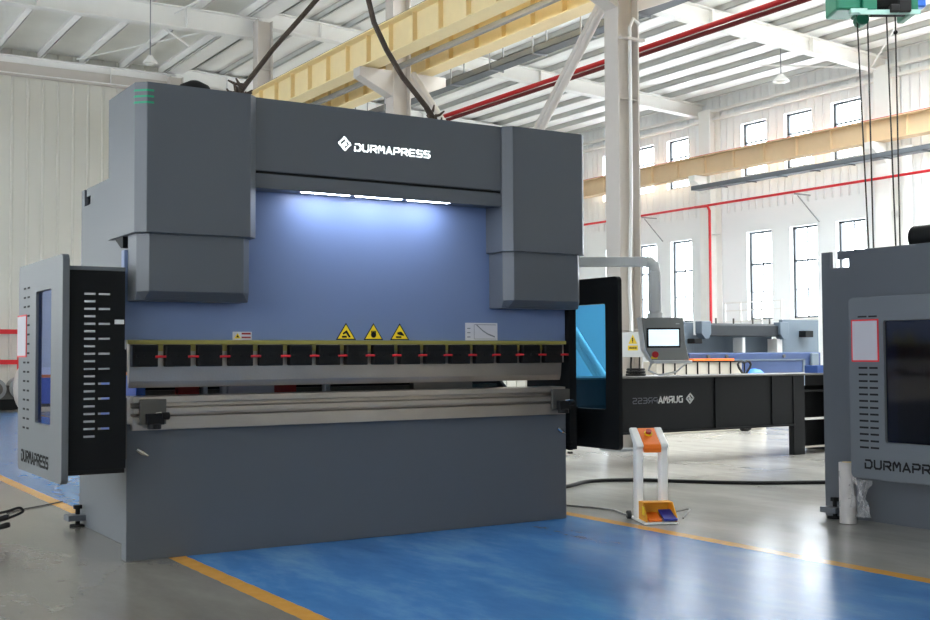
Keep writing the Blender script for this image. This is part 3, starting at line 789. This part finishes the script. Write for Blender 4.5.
mb = MB(m=M); mb.tube([(.59, .0, zt-.37), (.57, -.02, zt-.43), (.66, -.02, zt-.47), (.80, 0, zt-.44), (.88, 0, zt-.37)], .008, 6); mb.build('box_cable', 'white', box)
MB().box(W-.16, W+.2, .98, 1.14, 1.88, 2.02).build('arm_mount', 'arm_grey', PB, .006)

# ------------------------------------------------------------------ lifting ropes above the press brake
ROPES = [([(.76, .40, 2.80), (.89, .40, 3.0), (1.08, .40, 3.26), (1.28, .40, 3.50), (1.46, .40, 3.72), (1.60, .4, 3.92), (1.70, .4, 4.10)], 'left'),
         ([(2.45, .40, 2.78), (2.28, .40, 3.0), (2.08, .40, 3.20), (1.95, .40, 3.38), (1.85, .40, 3.56), (1.80, .4, 3.74), (1.78, .4, 3.95), (1.765, .4, 4.10)], 'right')]
for pts, side in ROPES:
    base = pts[0]
    rp = thing('lifting_rope', 'brown steel lifting rope rising from the ' + ('left cylinder cover' if side == 'left' else 'header beside the lit sign, thick and kinked'), 'rope', base, group='lifting ropes')
    MB(base).tube(pts, [.017]*len(pts) if side == 'left' else [.02]*len(pts), 10).build('rope_leg', 'rope', rp, smooth=True)
    mb = MB(base)
    b0 = Vector(pts[0]); d = (Vector(pts[1])-b0).normalized()
    for k in range(20):
        t = random.uniform(.0, .24); p = b0+d*t
        e = Vector((random.uniform(-.11, .11), random.uniform(-.08, .08), random.uniform(-.02, .09)))
        if p.z+e.z < 2.83: e.z = 2.84-p.z
        mb.tube([p, p+e*.6, p+e+Vector((0, 0, .02))], [.012, .011, .006], 6)
    mb.build('rope_knot', 'rope', rp)

# ------------------------------------------------------------------ foot pedal stand
PSo = (3.453, -.595, 0)
PS = thing('foot_pedal_stand', 'white and orange foot pedal stand with emergency stop on top', 'pedal stand', PSo, math.radians(-25))
wd = .238
for xa in (.0, wd-.055):
    mb = MB(); prof = [(.215, .0), (.30, .0), (.30, .545), (.41, .64), (.395, .656), (.37, .66), (.195, .55), (.19, .53), (.215, .515)]
    mb.prism([(xa, y, z) for y, z in prof], (.055, 0, 0)); mb.build('upright', 'white', PS, .01)
mb = MB(); mb.prism([(.056, y, z) for y, z in [(.367, .656), (.392, .646), (.235, .525), (.215, .49), (.195, .49), (.185, .52), (.20, .548)]], (wd-.112, 0, 0)); hp = mb.build('stop_panel', 'orange', PS, .004)
mb = MB(); n = Vector((0, -.55, .835)); c = Vector((wd/2, .305, .617)); mb.cyl(c-n*.0, c+n*.008, .030, 18); mb.build('stop_ring', 'yellow', hp)
mb = MB(); mb.cyl(c+n*.008, c+n*.028, .021, 16); mb.build('stop_button', 'red', hp, smooth=True)
MB().box(-.005, wd+.005, .0, .37, .004, .018).build('base_plate', 'white', PS, .003)
mb = MB(); x0, x1 = .015, wd+.0
mb.prism([(x0, .01, .018), (x0, .21, .018), (x0, .21, .145), (x0, .11, .145), (x0, .01, .055)], (.008, 0, 0))
mb.prism([(x1-.008, .01, .018), (x1-.008, .21, .018), (x1-.008, .21, .145), (x1-.008, .11, .145), (x1-.008, .01, .055)], (.008, 0, 0))
mb.box(x0+.008, x1-.008, .202, .21, .018, .145); mb.box(x0+.008, x1-.008, .11, .202, .137, .145)
mb.build('pedal_hood', 'amber', PS, .002)
mb = MB(); mb.prism([(x0+.02, .02, .035), (x0+.02, .15, .07), (x0+.02, .15, .055), (x0+.02, .02, .02)], (.095, 0, 0)); shape(mb.build('pedal', 'orange', PS, .003), 'orange pedal')
mb = MB(); mb.prism([(x0+.125, .0, .042), (x0+.125, .15, .09), (x0+.125, .15, .075), (x0+.125, .0, .026)], (.098, 0, 0)); shape(mb.build('pedal', 'pedal_blue', PS, .003), 'blue pedal')
shape(MB().box(x0-.001, x0, .06, .12, .06, .12).build('hood_sticker', 'yellow', PS), 'yellow sticker on the hood side')
mb = MB(); mb.cyl((-.035, .345, .03), (-.006, .345, .03), .03, 16); mb.build('wheel', 'rubber', PS, .003)
mb = MB(); mb.cyl((-.037, .345, .03), (-.035, .345, .03), .012, 12); mb.build('wheel_hub', 'chrome', PS)
mb = MB(); mb.cyl((wd+.006, .345, .03), (wd+.035, .345, .03), .03, 16); mb.build('wheel', 'rubber', PS, .003)
# cables on the floor
def smooth_path(P, n=8):
    P = [Vector(p) for p in P]; out = []
    for i in range(len(P)-1):
        p0, p1, p2, p3 = P[max(i-1, 0)], P[i], P[i+1], P[min(i+2, len(P)-1)]
        for k in range(n):
            t = k/n
            out.append(.5*((2*p1)+(-p0+p2)*t+(2*p0-5*p1+4*p2-p3)*t*t+(-p0+3*p1-3*p2+p3)*t**3))
    out.append(P[-1]); return out
pipe('floor_hose', smooth_path([(3.1, 1.30, .017), (3.7, 1.38, .017), (4.336, 1.50, .017), (4.803, 1.729, .017), (5.239, 1.56, .017), (5.579, 1.13, .017), (5.966, .75, .017), (6.495, .45, .017), (7.2, .0, .017)]), .017, 'rubber', 'thick black hose snaking across the floor behind the pedal stand', 'hose')
pipe('pedal_cable', smooth_path([(3.64, -.20, .012), (3.70, -.04, .008), (3.75, .15, .008), (3.68, .38, .008), (3.6, .55, .008), (3.4, .7, .008), (3.05, .75, .008)]), .008, 'grey_hose', 'thin grey cable from the pedal stand to the press brake', 'cable', n=6)
pipe('cable_loop', smooth_path([(3.88, -.52, .008), (4.02, -.44, .05), (4.06, -.32, .03), (3.98, -.27, .008), (3.90, -.30, .008)]), .007, 'grey_hose', 'small loop of cable at the right of the pedal stand', 'cable', n=6)
pipe('floor_hose', smooth_path([(3.3, 1.75, .012), (3.9, 1.72, .012), (4.2, 1.55, .012), (4.0, 1.45, .012)]), .012, 'rubber', 'short thin black hose lying by the lower right corner of the press brake', 'hose', n=8)

# ------------------------------------------------------------------ second press brake at the right
Q = (4.9, -1.8, 0)
P2 = thing('press_brake', 'dark grey press brake cut off by the right edge with a red-framed notice', 'press brake', Q)
X2, Yf, Yb, ZT = 4.90, -2.72, -.945, 1.945
for xx in (X2, X2+2.0):
    mb = MB(Q); side_plate(mb, xx, .03, Yf+.12, Yb, ZT); mb.build('side_plate', 'paint_grey', P2, .003)
MB(Q).box(X2+.06, X2+2., -1.65, -1.6, .3, 1.75).build('dark_backing', 'black_paint', P2)
MB(Q).box(X2-.16, X2+2.2, Yf, Yf+.1, 0, .80).build('front_panel', 'paint_grey', P2, .004)
MB(Q).box(X2-.16, X2+2.2, Yf+.02, Yf+.1, 1.12, 2.0).build('ram_plate', 'paint_blue', P2, .004)
mb = MB(Q); mb.cyl((5.12, -1.96, 2.01), (5.12, -1.6, 2.01), .085, 20); mb.build('pump_motor', 'black_paint', P2, smooth=True)
MB(Q).box(X2+.06, X2+1.9, -1.95, -1.5, 1.75, 1.925).build('oil_tank', 'paint_grey', P2)
g2 = guard(P2, Q, 4.30, 4.345, -2.85, -1.68, .378, 1.562, (-2.36, -1.952, .622, 1.405), 'paint_grey_guard', 'blue_glass_dark',
      paper=(-1.918, -1.703, 1.140, 1.417), text=(-1.795, -2.50, .450, .050), slots=(-1.825, -1.755, -1.895-.01, -1.84, .582, 1.10, 13))
mb = MB(Q)
mb.box(4.2985, 4.30, -1.825, -1.755, 1.43, 1.44); mb.box(4.2985, 4.30, -1.905, -1.84, 1.43, 1.44); mb.build('vent_slots', 'black_matte', g2)
MB(Q).box(4.345, 4.90, -2.80, -2.77, .45, 1.5).build('slotted_plate', 'black_paint', P2)
MB(Q).box(4.345, 4.898, -1.75, -1.72, 1.40, 1.56).build('guard_arm', 'paint_grey', P2)
MB(Q).box(4.50, 4.898, -2.6, -1.9, .55, 1.36).build('inner_box', 'black_paint', P2)
foot(4.9, -1.10, P2, Q)
# roll of wrap
RW = thing('stretch_wrap_roll', 'upright white roll of stretch wrap leaning at the right machine', 'plastic roll', (4.69, -1.325, 0))
RWo = (4.69, -1.325, 0)
MB(RWo).cyl((4.69, -1.325, .004), (4.69, -1.325, .428), .058, 24).build('roll', 'wrap', RW, smooth=True)
MB(RWo).cyl((4.69, -1.325, .0), (4.69, -1.325, .433), .034, 20).build('core', 'wood', RW, smooth=True)
mb = MB(RWo)
def crumple(mb, c, u, w, h, n=7, amp=.03):
    g = [[Vector(c)+Vector(u)*(w*(i/n-.5))*(1-.5*math.sin(PI*j/n))+Vector((random.uniform(-amp, amp), random.uniform(-amp, amp), h*j/n)) for i in range(n+1)] for j in range(n+1)]
    V = [[mb.v(p) for p in r] for r in g]
    for j in range(n):
        for i in range(n): mb.bm.faces.new([V[j][i], V[j][i+1], V[j+1][i+1], V[j+1][i]])
crumple(mb, (4.672, -1.47, .06), (.35, -.9, 0), .13, .26, 8, .018)
crumple(mb, (4.66, -1.36, .12), (.35, -.9, 0), .14, .25, 8, .014)
shape(mb.build('loose_film', 'plastic_film', RW), 'crumpled loose clear film')

# ------------------------------------------------------------------ black machine bed behind (mirrored stencil lettering)
BBo = (7.2, 2.7, 0)
BB = thing('machine_bed', 'long black machine bed behind the pedal stand with mirrored pale lettering', 'machine bed', BBo)
MB(BBo).box(5.0, 8.62, 2.7, 2.76, .345, .935).build('front_plate', 'black_paint', BB, .004)
MB(BBo).box(5.0, 9.6, 2.66, 3.3, .935, .955).build('top_plate', 'steel_dark', BB, .003)
mb = MB(BBo)
for x in (7.35, 8.25): mb.box(x, x+.02, 2.685, 2.70, .37, .93)
mb.box(5.0, 8.62, 2.66, 2.70, .345, .365); mb.build('stiffener', 'black_paint', BB)
MB(BBo).box(8.61, 8.80, 2.69, 2.77, 0, .935).build('leg', 'black_paint', BB, .004)
MB(BBo).box(9.5, 9.65, 2.7, 3.3, 0, .935).build('leg', 'black_paint', BB, .004)
MB(BBo).box(9.02, 9.5, 3.0, 3.06, .05, .80).build('rear_plate', 'black_paint', BB)
MB(BBo).box(8.79, 9.5, 2.72, 3.0, .735, .755).build('shelf', 'black_matte', BB)
shape(MB(BBo).box(8.79, 9.5, 2.74, 2.80, .40, .425).build('shelf_bar', 'white', BB), 'white bar between the legs')
MB(BBo).box(8.79, 9.5, 2.74, 2.80, .07, .09).build('shelf_bar', 'steel', BB)
MB(BBo).box(5.0, 5.15, 2.77, 2.9, 0, .935).build('leg', 'black_paint', BB)
# mirrored cut-through lettering, right to left; light showing through is painted white and grey
mb = MB(BBo); pitch = .71/9.78
for i, ch in enumerate('DURMA'): mb.strokes(GL[ch], Vector((6.865-pitch*i, 2.699, .668)), (-1, 0, 0), (0, 0, 1), (0, -1, 0), .062, pitch*.7, .015, .002)
mb.build('stencil_lettering', 'white', BB)
mb = MB(BBo)
for i, ch in enumerate('PRESS'): mb.strokes(GL[ch], Vector((6.865-pitch*(i+5), 2.699, .668)), (-1, 0, 0), (0, 0, 1), (0, -1, 0), .056, pitch*.7, .009, .002)
shape(mb.build('stencil_lettering', 'print_grey', BB), 'faint grey end of the lettering')
mb = MB(BBo); mb.strokes(LOGO, (7.03, 2.699, .655), (-1, 0, 0), (0, 0, 1), (0, -1, 0), .10, .10, .017, .002); mb.build('stencil_logo', 'white', BB)

# ------------------------------------------------------------------ half-built machine further back
HMo = (12.4, 7.3, 0)
HM = thing('unfinished_press', 'half-assembled pale blue-grey press frame beyond the black bed', 'machine frame', HMo)
MB(HMo).box(13.15, 14.05, 7.0, 7.08, 0, 1.77).build('side_plate', 'pale_machine', HM, .006)
MB(HMo).box(10.85, 11.20, 7.1, 7.18, 0, 1.70).build('side_plate', 'pale_machine', HM, .006)
MB(HMo).box(11.2, 13.15, 7.25, 7.32, .3, 1.50).build('rear_plate', 'pale_machine', HM)
mb = MB(HMo); mb.prism([(11.35, 6.95, 1.48), (11.35, 6.95, 1.66), (11.35, 7.2, 1.70), (11.35, 7.2, 1.48)], (1.85, 0, 0)); mb.build('cross_beam', 'beam_grey', HM, .01)
for x in (11.22, 13.02):
    MB(HMo).prism([(x+.05, 6.9, 1.43), (x+.12, 6.9, 1.43), (x+.18, 6.9, 1.52), (x+.18, 6.9, 1.72), (x-.03, 6.9, 1.72), (x-.03, 6.9, 1.52)], (0, .15, 0)).build('beam_end', 'pale_machine', HM, .008)
MB(HMo).box(12.18, 12.24, 6.98, 7.2, .9, 1.46).build('upright', 'white', HM)
MB(HMo).box(13.0, 13.12, 6.98, 7.2, .9, 1.44).build('upright', 'white', HM)
MB(HMo).box(13.55, 13.75, 6.85, 7.0, 1.47, 1.58).build('bracket', 'black_paint', HM, .01)
MB(HMo).box(11.05, 11.22, 6.92, 7.09, 1.36, 1.44).build('bracket', 'black_paint', HM, .01)
mb = MB(HMo); mb.box(10.6, 13.6, 6.57, 6.75, .0, 1.21); mb.build('bed_beam', 'bed_blue', HM, .02)
MB(HMo).box(13.32, 13.5, 6.52, 6.57, .2, 1.20).build('bed_edge', 'pale_machine', HM, .02)
mb = MB(HMo); mb.box(10.7, 13.2, 6.555, 6.57, 1.08, 1.10); mb.box(13.15, 13.2, 6.555, 6.57, .5, 1.1); mb.build('bed_trim', 'pale_machine', HM)
mb = MB(HMo)
for x in (11.0, 11.4, 12.7): mb.cyl((x, 6.55, 1.15), (x, 6.57, 1.15), .03, 10)
for x in (11.7, 12.1, 12.55, 12.95): mb.cyl((x, 7.1, 1.69), (x, 7.1, 1.78), .015, 8)
mb.build('bolt', 'steel_dark', HM)
# white frame behind
WF = thing('access_platform', 'thin white rail frame standing under the windows', 'frame', (19.5, 13.8, 0))
WFo = (19.5, 13.8, 0)
for y in (14.75, 14.2, 13.5, 12.85): MB(WFo).box(19.5, 19.54, y-.02, y+.02, 0, 2.5).build('post', 'white', WF)
for z in (2.48, 2.28, 2.0): MB(WFo).box(19.5, 19.54, 12.85, 14.75, z-.015, z+.015).build('rail', 'white', WF)
# crate and small things on/behind the bed
CR = thing('wire_crate', 'white crate with dark wire ribs below the control box', 'crate', (10.4, 6.3, 0)); CRo = (10.4, 6.3, 0)
MB(CRo).box(9.6, 11.36, 6.2, 6.5, .0, 1.08).build('liner', 'cardboard', CR, .01)
mb = MB(CRo)
for k in range(7): mb.box(9.72+k*.23, 9.732+k*.23, 6.18, 6.2, .25, 1.08)
mb.box(9.6, 11.36, 6.178, 6.2, 1.065, 1.085); mb.box(9.6, 11.36, 6.178, 6.2, .55, .57); mb.box(9.6, 11.36, 6.178, 6.2, .25, .27); mb.build('wire_cage', 'black_matte', CR)
tag(MB().box(10.4, 11.25, 6.25, 6.48, 1.086, 1.12).build('orange_lid', 'orange', None, .005), 'flat orange lid lying on the white crate', 'lid')
px_, py_ = 11.24, 6.03
PJ = thing('pallet_jack', 'black heart-shaped handle of a pallet jack beside the blue cap', 'pallet jack', (px_, py_, 0)); PJo = (px_, py_, 0)
hq = [(-.04, .91), (-.12, 1.0), (-.14, 1.05), (-.11, 1.09), (-.05, 1.095), (0, 1.07), (.05, 1.095), (.11, 1.09), (.14, 1.05), (.12, 1.0), (.04, .91)]
MB(PJo).tube([(px_+a, py_, z-.02) for a, z in hq], .018, 8).build('handle', 'rubber', PJ, smooth=True)
MB(PJo).cyl((px_, py_, .10), (px_, py_, .90), .03, 10).build('drawbar', 'rubber', PJ)
MB(PJo).cyl((px_, py_, .90), (px_, py_, 1.05), .011, 8).build('lever', 'rubber', PJ)
mb = MB(PJo); mb.cyl((px_-.06, py_, .08), (px_+.06, py_, .08), .08, 16); mb.build('wheel', 'rubber', PJ)
x, y = 11.68, 6.25
BL = thing('blue_drum', 'round blue cap just right of the heart-shaped handle', 'drum', (x, y, 0)); BLo = (x, y, 0)
mb = MB(BLo)
mb.tube([(x, y, 0), (x, y, .82), (x, y, .88), (x, y, .93), (x, y, .945)], [.17, .17, .15, .09, .02], 20); mb.build('body', 'cardboard', BL, smooth=True)
mb = MB(BLo); mb.tube([(x, y, .74), (x, y, .83), (x, y, .89), (x, y, .94), (x, y, .955)], [.18, .18, .155, .095, .02], 20); shape(mb.build('cap', 'bright_blue', BL, smooth=True), 'round blue cap')
mb = MB(BLo); mb.cyl((x, y, .3), (x, y, .32), .175, 20); mb.build('band', 'deep_blue', BL)
BN = thing('blue_bin', 'small blue bin on the black bed next to the right machine', 'bin', (9.35, 2.95, .956)); BNo = (9.35, 2.95, .956)
mb = MB(BNo); mb.plate((9.16, 9.55, 2.8, 3.0), [(9.175, 9.535, 2.815, 2.985)], lambda u, v: (u, v, .956), (0, 0, .09)); mb.build('wall', 'deep_blue', BN)
MB(BNo).box(9.175, 9.535, 2.815, 2.985, .956, .965).build('base', 'deep_blue', BN)
TB = thing('cable_spool', 'black coil of cable lying on the black bed under the control box', 'cable', (6.42, 2.95, .956)); TBo = (6.42, 2.95, .956)
for k in range(3):
    MB(TBo).tube([(6.42+.10*math.cos(t*PI/8)*(1-.1*k), 2.95+.10*math.sin(t*PI/8), .972+.028*k) for t in range(17)], .014, 6).build('turn', 'rubber', TB, smooth=True)

# ------------------------------------------------------------------ far left: pallet load, board, drawbar
PL = thing('machine_casting', 'grey rounded machine part on a dark skid at the far left wall', 'machine part', (3.35, 21.3, 0)); PLo = (3.35, 21.3, 0)
MB(PLo).box(2.8, 3.85, 21.0, 21.6, .0, .24).build('skid', 'black_matte', PL)
mb = MB(PLo); mb.cyl((3.05, 21.05, .47), (3.05, 21.5, .47), .24, 20); mb.build('flange', 'grey_steel', PL, smooth=True)
mb = MB(PLo); mb.cyl((3.6, 21.05, .49), (3.6, 21.5, .49), .25, 20); mb.build('flange', 'grey_steel', PL, smooth=True)
for x in (3.05, 3.6): MB(PLo).cyl((x, 21.0, .47), (x, 21.05, .47), .15, 20).build('hub', 'steel_dark', PL)
MB(PLo).box(3.15, 3.5, 21.1, 21.4, .24, .55).build('saddle', 'steel_dark', PL)
WL = tag(MB().sphere((3.50, 20.2, .52), .24, 2.15).build('wrapped_bundle', 'wrap', None, smooth=True), 'white plastic-wrapped bundle behind the left guard', 'bundle')
tag(MB().box(3.3, 4.2, 19.65, 19.85, 0.0, .10).build('wooden_board', 'wood', None, .005), 'pale wooden board lying on the floor at the far left', 'board')
BC = thing('blue_cabinet', 'low dark blue cabinet with orange trim seen through the left guard window', 'cabinet', (4.35, 21.2, 0)); BCo = (4.35, 21.2, 0)
MB(BCo).box(3.90, 4.9, 21.0, 21.5, .12, .72).build('body', 'deep_blue', BC, .01)
MB(BCo).box(3.88, 4.92, 20.98, 21.52, .72, .79).build('trim', 'orange', BC)
MB(BCo).box(3.92, 4.88, 21.02, 21.5, .79, .95).build('top', 'white', BC)
MB(BCo).box(3.92, 4.88, 21.05, 21.45, .0, .12).build('plinth', 'black_matte', BC)
MB(BCo).box(4.0, 4.8, 20.985, 21.0, .2, .66).build('door', 'deep_blue', BC, .005)
TWo = (-.50, 1.20, 0)
TW = thing('drawbar', 'black looped steel drawbar with casters at the left edge', 'drawbar', TWo)
MB(TWo).tube(smooth_path([(-.95, 1.50, .09), (-.70, 1.36, .15), (-.475, 1.213, .185), (-.375, 1.15, .217), (-.352, 1.135, .207), (-.358, 1.14, .185), (-.475, 1.213, .135), (-.70, 1.36, .07), (-.95, 1.50, .02)], 6), .0085, 8).build('loop_handle', 'black_matte', TW, smooth=True)
for (xx, yy, zz, r) in ((-.425, 1.18, .155, .02), (-.42, 1.18, .105, .02)):
    mb = MB(TWo); mb.tube([(xx-.30, yy+.19, zz-.075), (xx-.08, yy+.05, zz-.02), (xx-.02, yy+.01, zz), (xx, yy, zz+.004)], [.011, .016, r, r*.8], 10); mb.build('stem', 'black_matte', TW, smooth=True)
for k in (0, 1):
    mb = MB(TWo); mb.cyl((-.78-.15*k, 1.36+.1*k, .03), (-.75-.15*k, 1.345+.1*k, .03), .03, 16); mb.build('caster', 'rubber', TW)
pipe('thin_cable', smooth_path([(-.17, 2.60, .006), (0., 2.78, .006), (.15, 2.9, .006), (.312, 3.05, .006), (.36, 3.1, .006)]), .005, 'rubber', 'thin dark cable lying across the left yellow line', 'cable', n=6)

# ------------------------------------------------------------------ hoist at the top right
HO = thing('crane_hoist', 'green rope hoist hanging at the top right with four ropes', 'hoist', (11.2, 3.6, 6.1)); HOo = (11.2, 3.6, 6.1)
Mh = Matrix(((U.x, Nn.x, 0, 11.285), (U.y, Nn.y, 0, 3.546), (0, 0, 1, 0), (0, 0, 0, 1)))
mb = MB(HOo, Mh); mb.box(-.60, -.26, -.25, .25, 5.86, 6.45); mb.build('gear_case', 'hoist_green', HO, .03)
mb = MB(HOo, Mh); mb.box(-.26, -.06, -.2, .3, 5.84, 6.45); mb.build('end_plate', 'hoist_green', HO, .02)
mb = MB(HOo, Mh); mb.cyl((-.05, .05, 6.05), (.42, .05, 6.05), .23, 20); mb.build('rope_drum', 'black_matte', HO, smooth=True)
mb = MB(HOo, Mh); mb.box(.40, .50, -.25, .3, 5.80, 6.4); mb.build('end_plate', 'hoist_green', HO, .02)
mb = MB(HOo, Mh); mb.box(.50, .66, -.12, .16, 5.92, 6.06); shape(mb.build('motor_box', 'deep_blue', HO, .02), 'blue motor box')
mb = MB(HOo, Mh); mb.box(-.3, .52, .28, .31, 5.78, 5.84); mb.box(-.42, -.2, .2, .31, 5.80, 5.86); shape(mb.build('rail_bar', 'hoist_pale', HO), 'pale lower bar')
mb = MB(HOo, Mh); mb.cyl((-.21, .0, 5.76), (-.21, .16, 5.76), .085, 20); mb.build('sheave', 'hoist_green', HO, smooth=True)
mb = MB(HOo, Mh); mb.box(.10, .22, .25, .37, 5.80, 5.90); mb.box(.22, .38, .24, .36, 5.80, 6.0); mb.build('limit_switch', 'black_matte', HO, .01)
for xa, xb in ((-.28, -.165), (-.135, -.11), (.125, .20), (.245, .25)):
    mb = MB(HOo, Mh); mb.cyl((xa, .12, 5.85), (xb, .12, 2.25), .011, 8); mb.build('hoist_rope', 'rubber', HO)
mb = MB(HOo, Mh); mb.sphere((.245, .12, 5.58), .03); mb.build('rope_stop', 'black_matte', HO)
mb = MB(HOo, Mh); mb.box(-.2, .28, .02, .22, 2.0, 2.26); mb.build('hook_block', 'hoist_green', HO, .03)
mb = MB(HOo, Mh); mb.tube([(.04, .12, 2.0), (.04, .12, 1.9), (.10, .12, 1.84), (.10, .12, 1.77), (.04, .12, 1.73), (-.02, .12, 1.77)], .022, 10); mb.build('hook', 'steel_dark', HO, smooth=True)
mb = MB(HOo, Mh); mb.box(-.3, .3, -.1, .1, 6.4, 6.62); mb.build('trolley', 'black_paint', HO)
structure(MB().box(8.12, 19.9, 3.45, 3.75, 6.62, 7.15).build('crane_girder', 'cream'), 'cream crane girder carrying the green hoist')

# ------------------------------------------------------------------ light
w = bpy.data.worlds.new('sky'); S.world = w; w.use_nodes = True
nt = w.node_tree; bgn = nt.nodes['Background']
tc = nt.nodes.new('ShaderNodeTexCoord'); sx = nt.nodes.new('ShaderNodeSeparateXYZ'); nt.links.new(tc.outputs['Generated'], sx.inputs[0])
rp = nt.nodes.new('ShaderNodeValToRGB'); nt.links.new(sx.outputs['Z'], rp.inputs[0])
el = rp.color_ramp.elements; el[0].position = 0.; el[0].color = (.80, .87, .95, 1); el[1].position = .6; el[1].color = (.95, .98, 1., 1)
nt.links.new(rp.outputs[0], bgn.inputs['Color']); bgn.inputs['Strength'].default_value = 10.

S.view_settings.view_transform = 'Standard'; S.view_settings.look = 'None'; S.view_settings.gamma = 1.; S.view_settings.use_curve_mapping = False
S.view_settings.exposure = 1.05
def portal(x, y, z, sx, sy, rx):
    l = bpy.data.lights.new('window_daylight', 'AREA'); l.shape = 'RECTANGLE'; l.size = sx; l.size_y = sy; l.cycles.is_portal = True
    o = bpy.data.objects.new('window_daylight', l); COL.objects.link(o); o.location = (x, y, z); o.rotation_euler = (0, rx, 0)
portal(XW+.35, 4.0, 3.22, 2.5, 35, PI/2); portal(XW+.35, 10, 6.56, 1.6, 24, PI/2)
portal(14, 3.75, 9.1, 12, 6.9, 0); portal(XL-.3, 3.5, 2.8, 3.8, 36, -PI/2)  # first portal spans the added roof lights
S.cycles.max_bounces = 10; S.cycles.diffuse_bounces = 6; S.cycles.glossy_bounces = 5; S.cycles.transparent_max_bounces = 16
S.cycles.use_denoising = True; S.cycles.sample_clamp_indirect = 6.
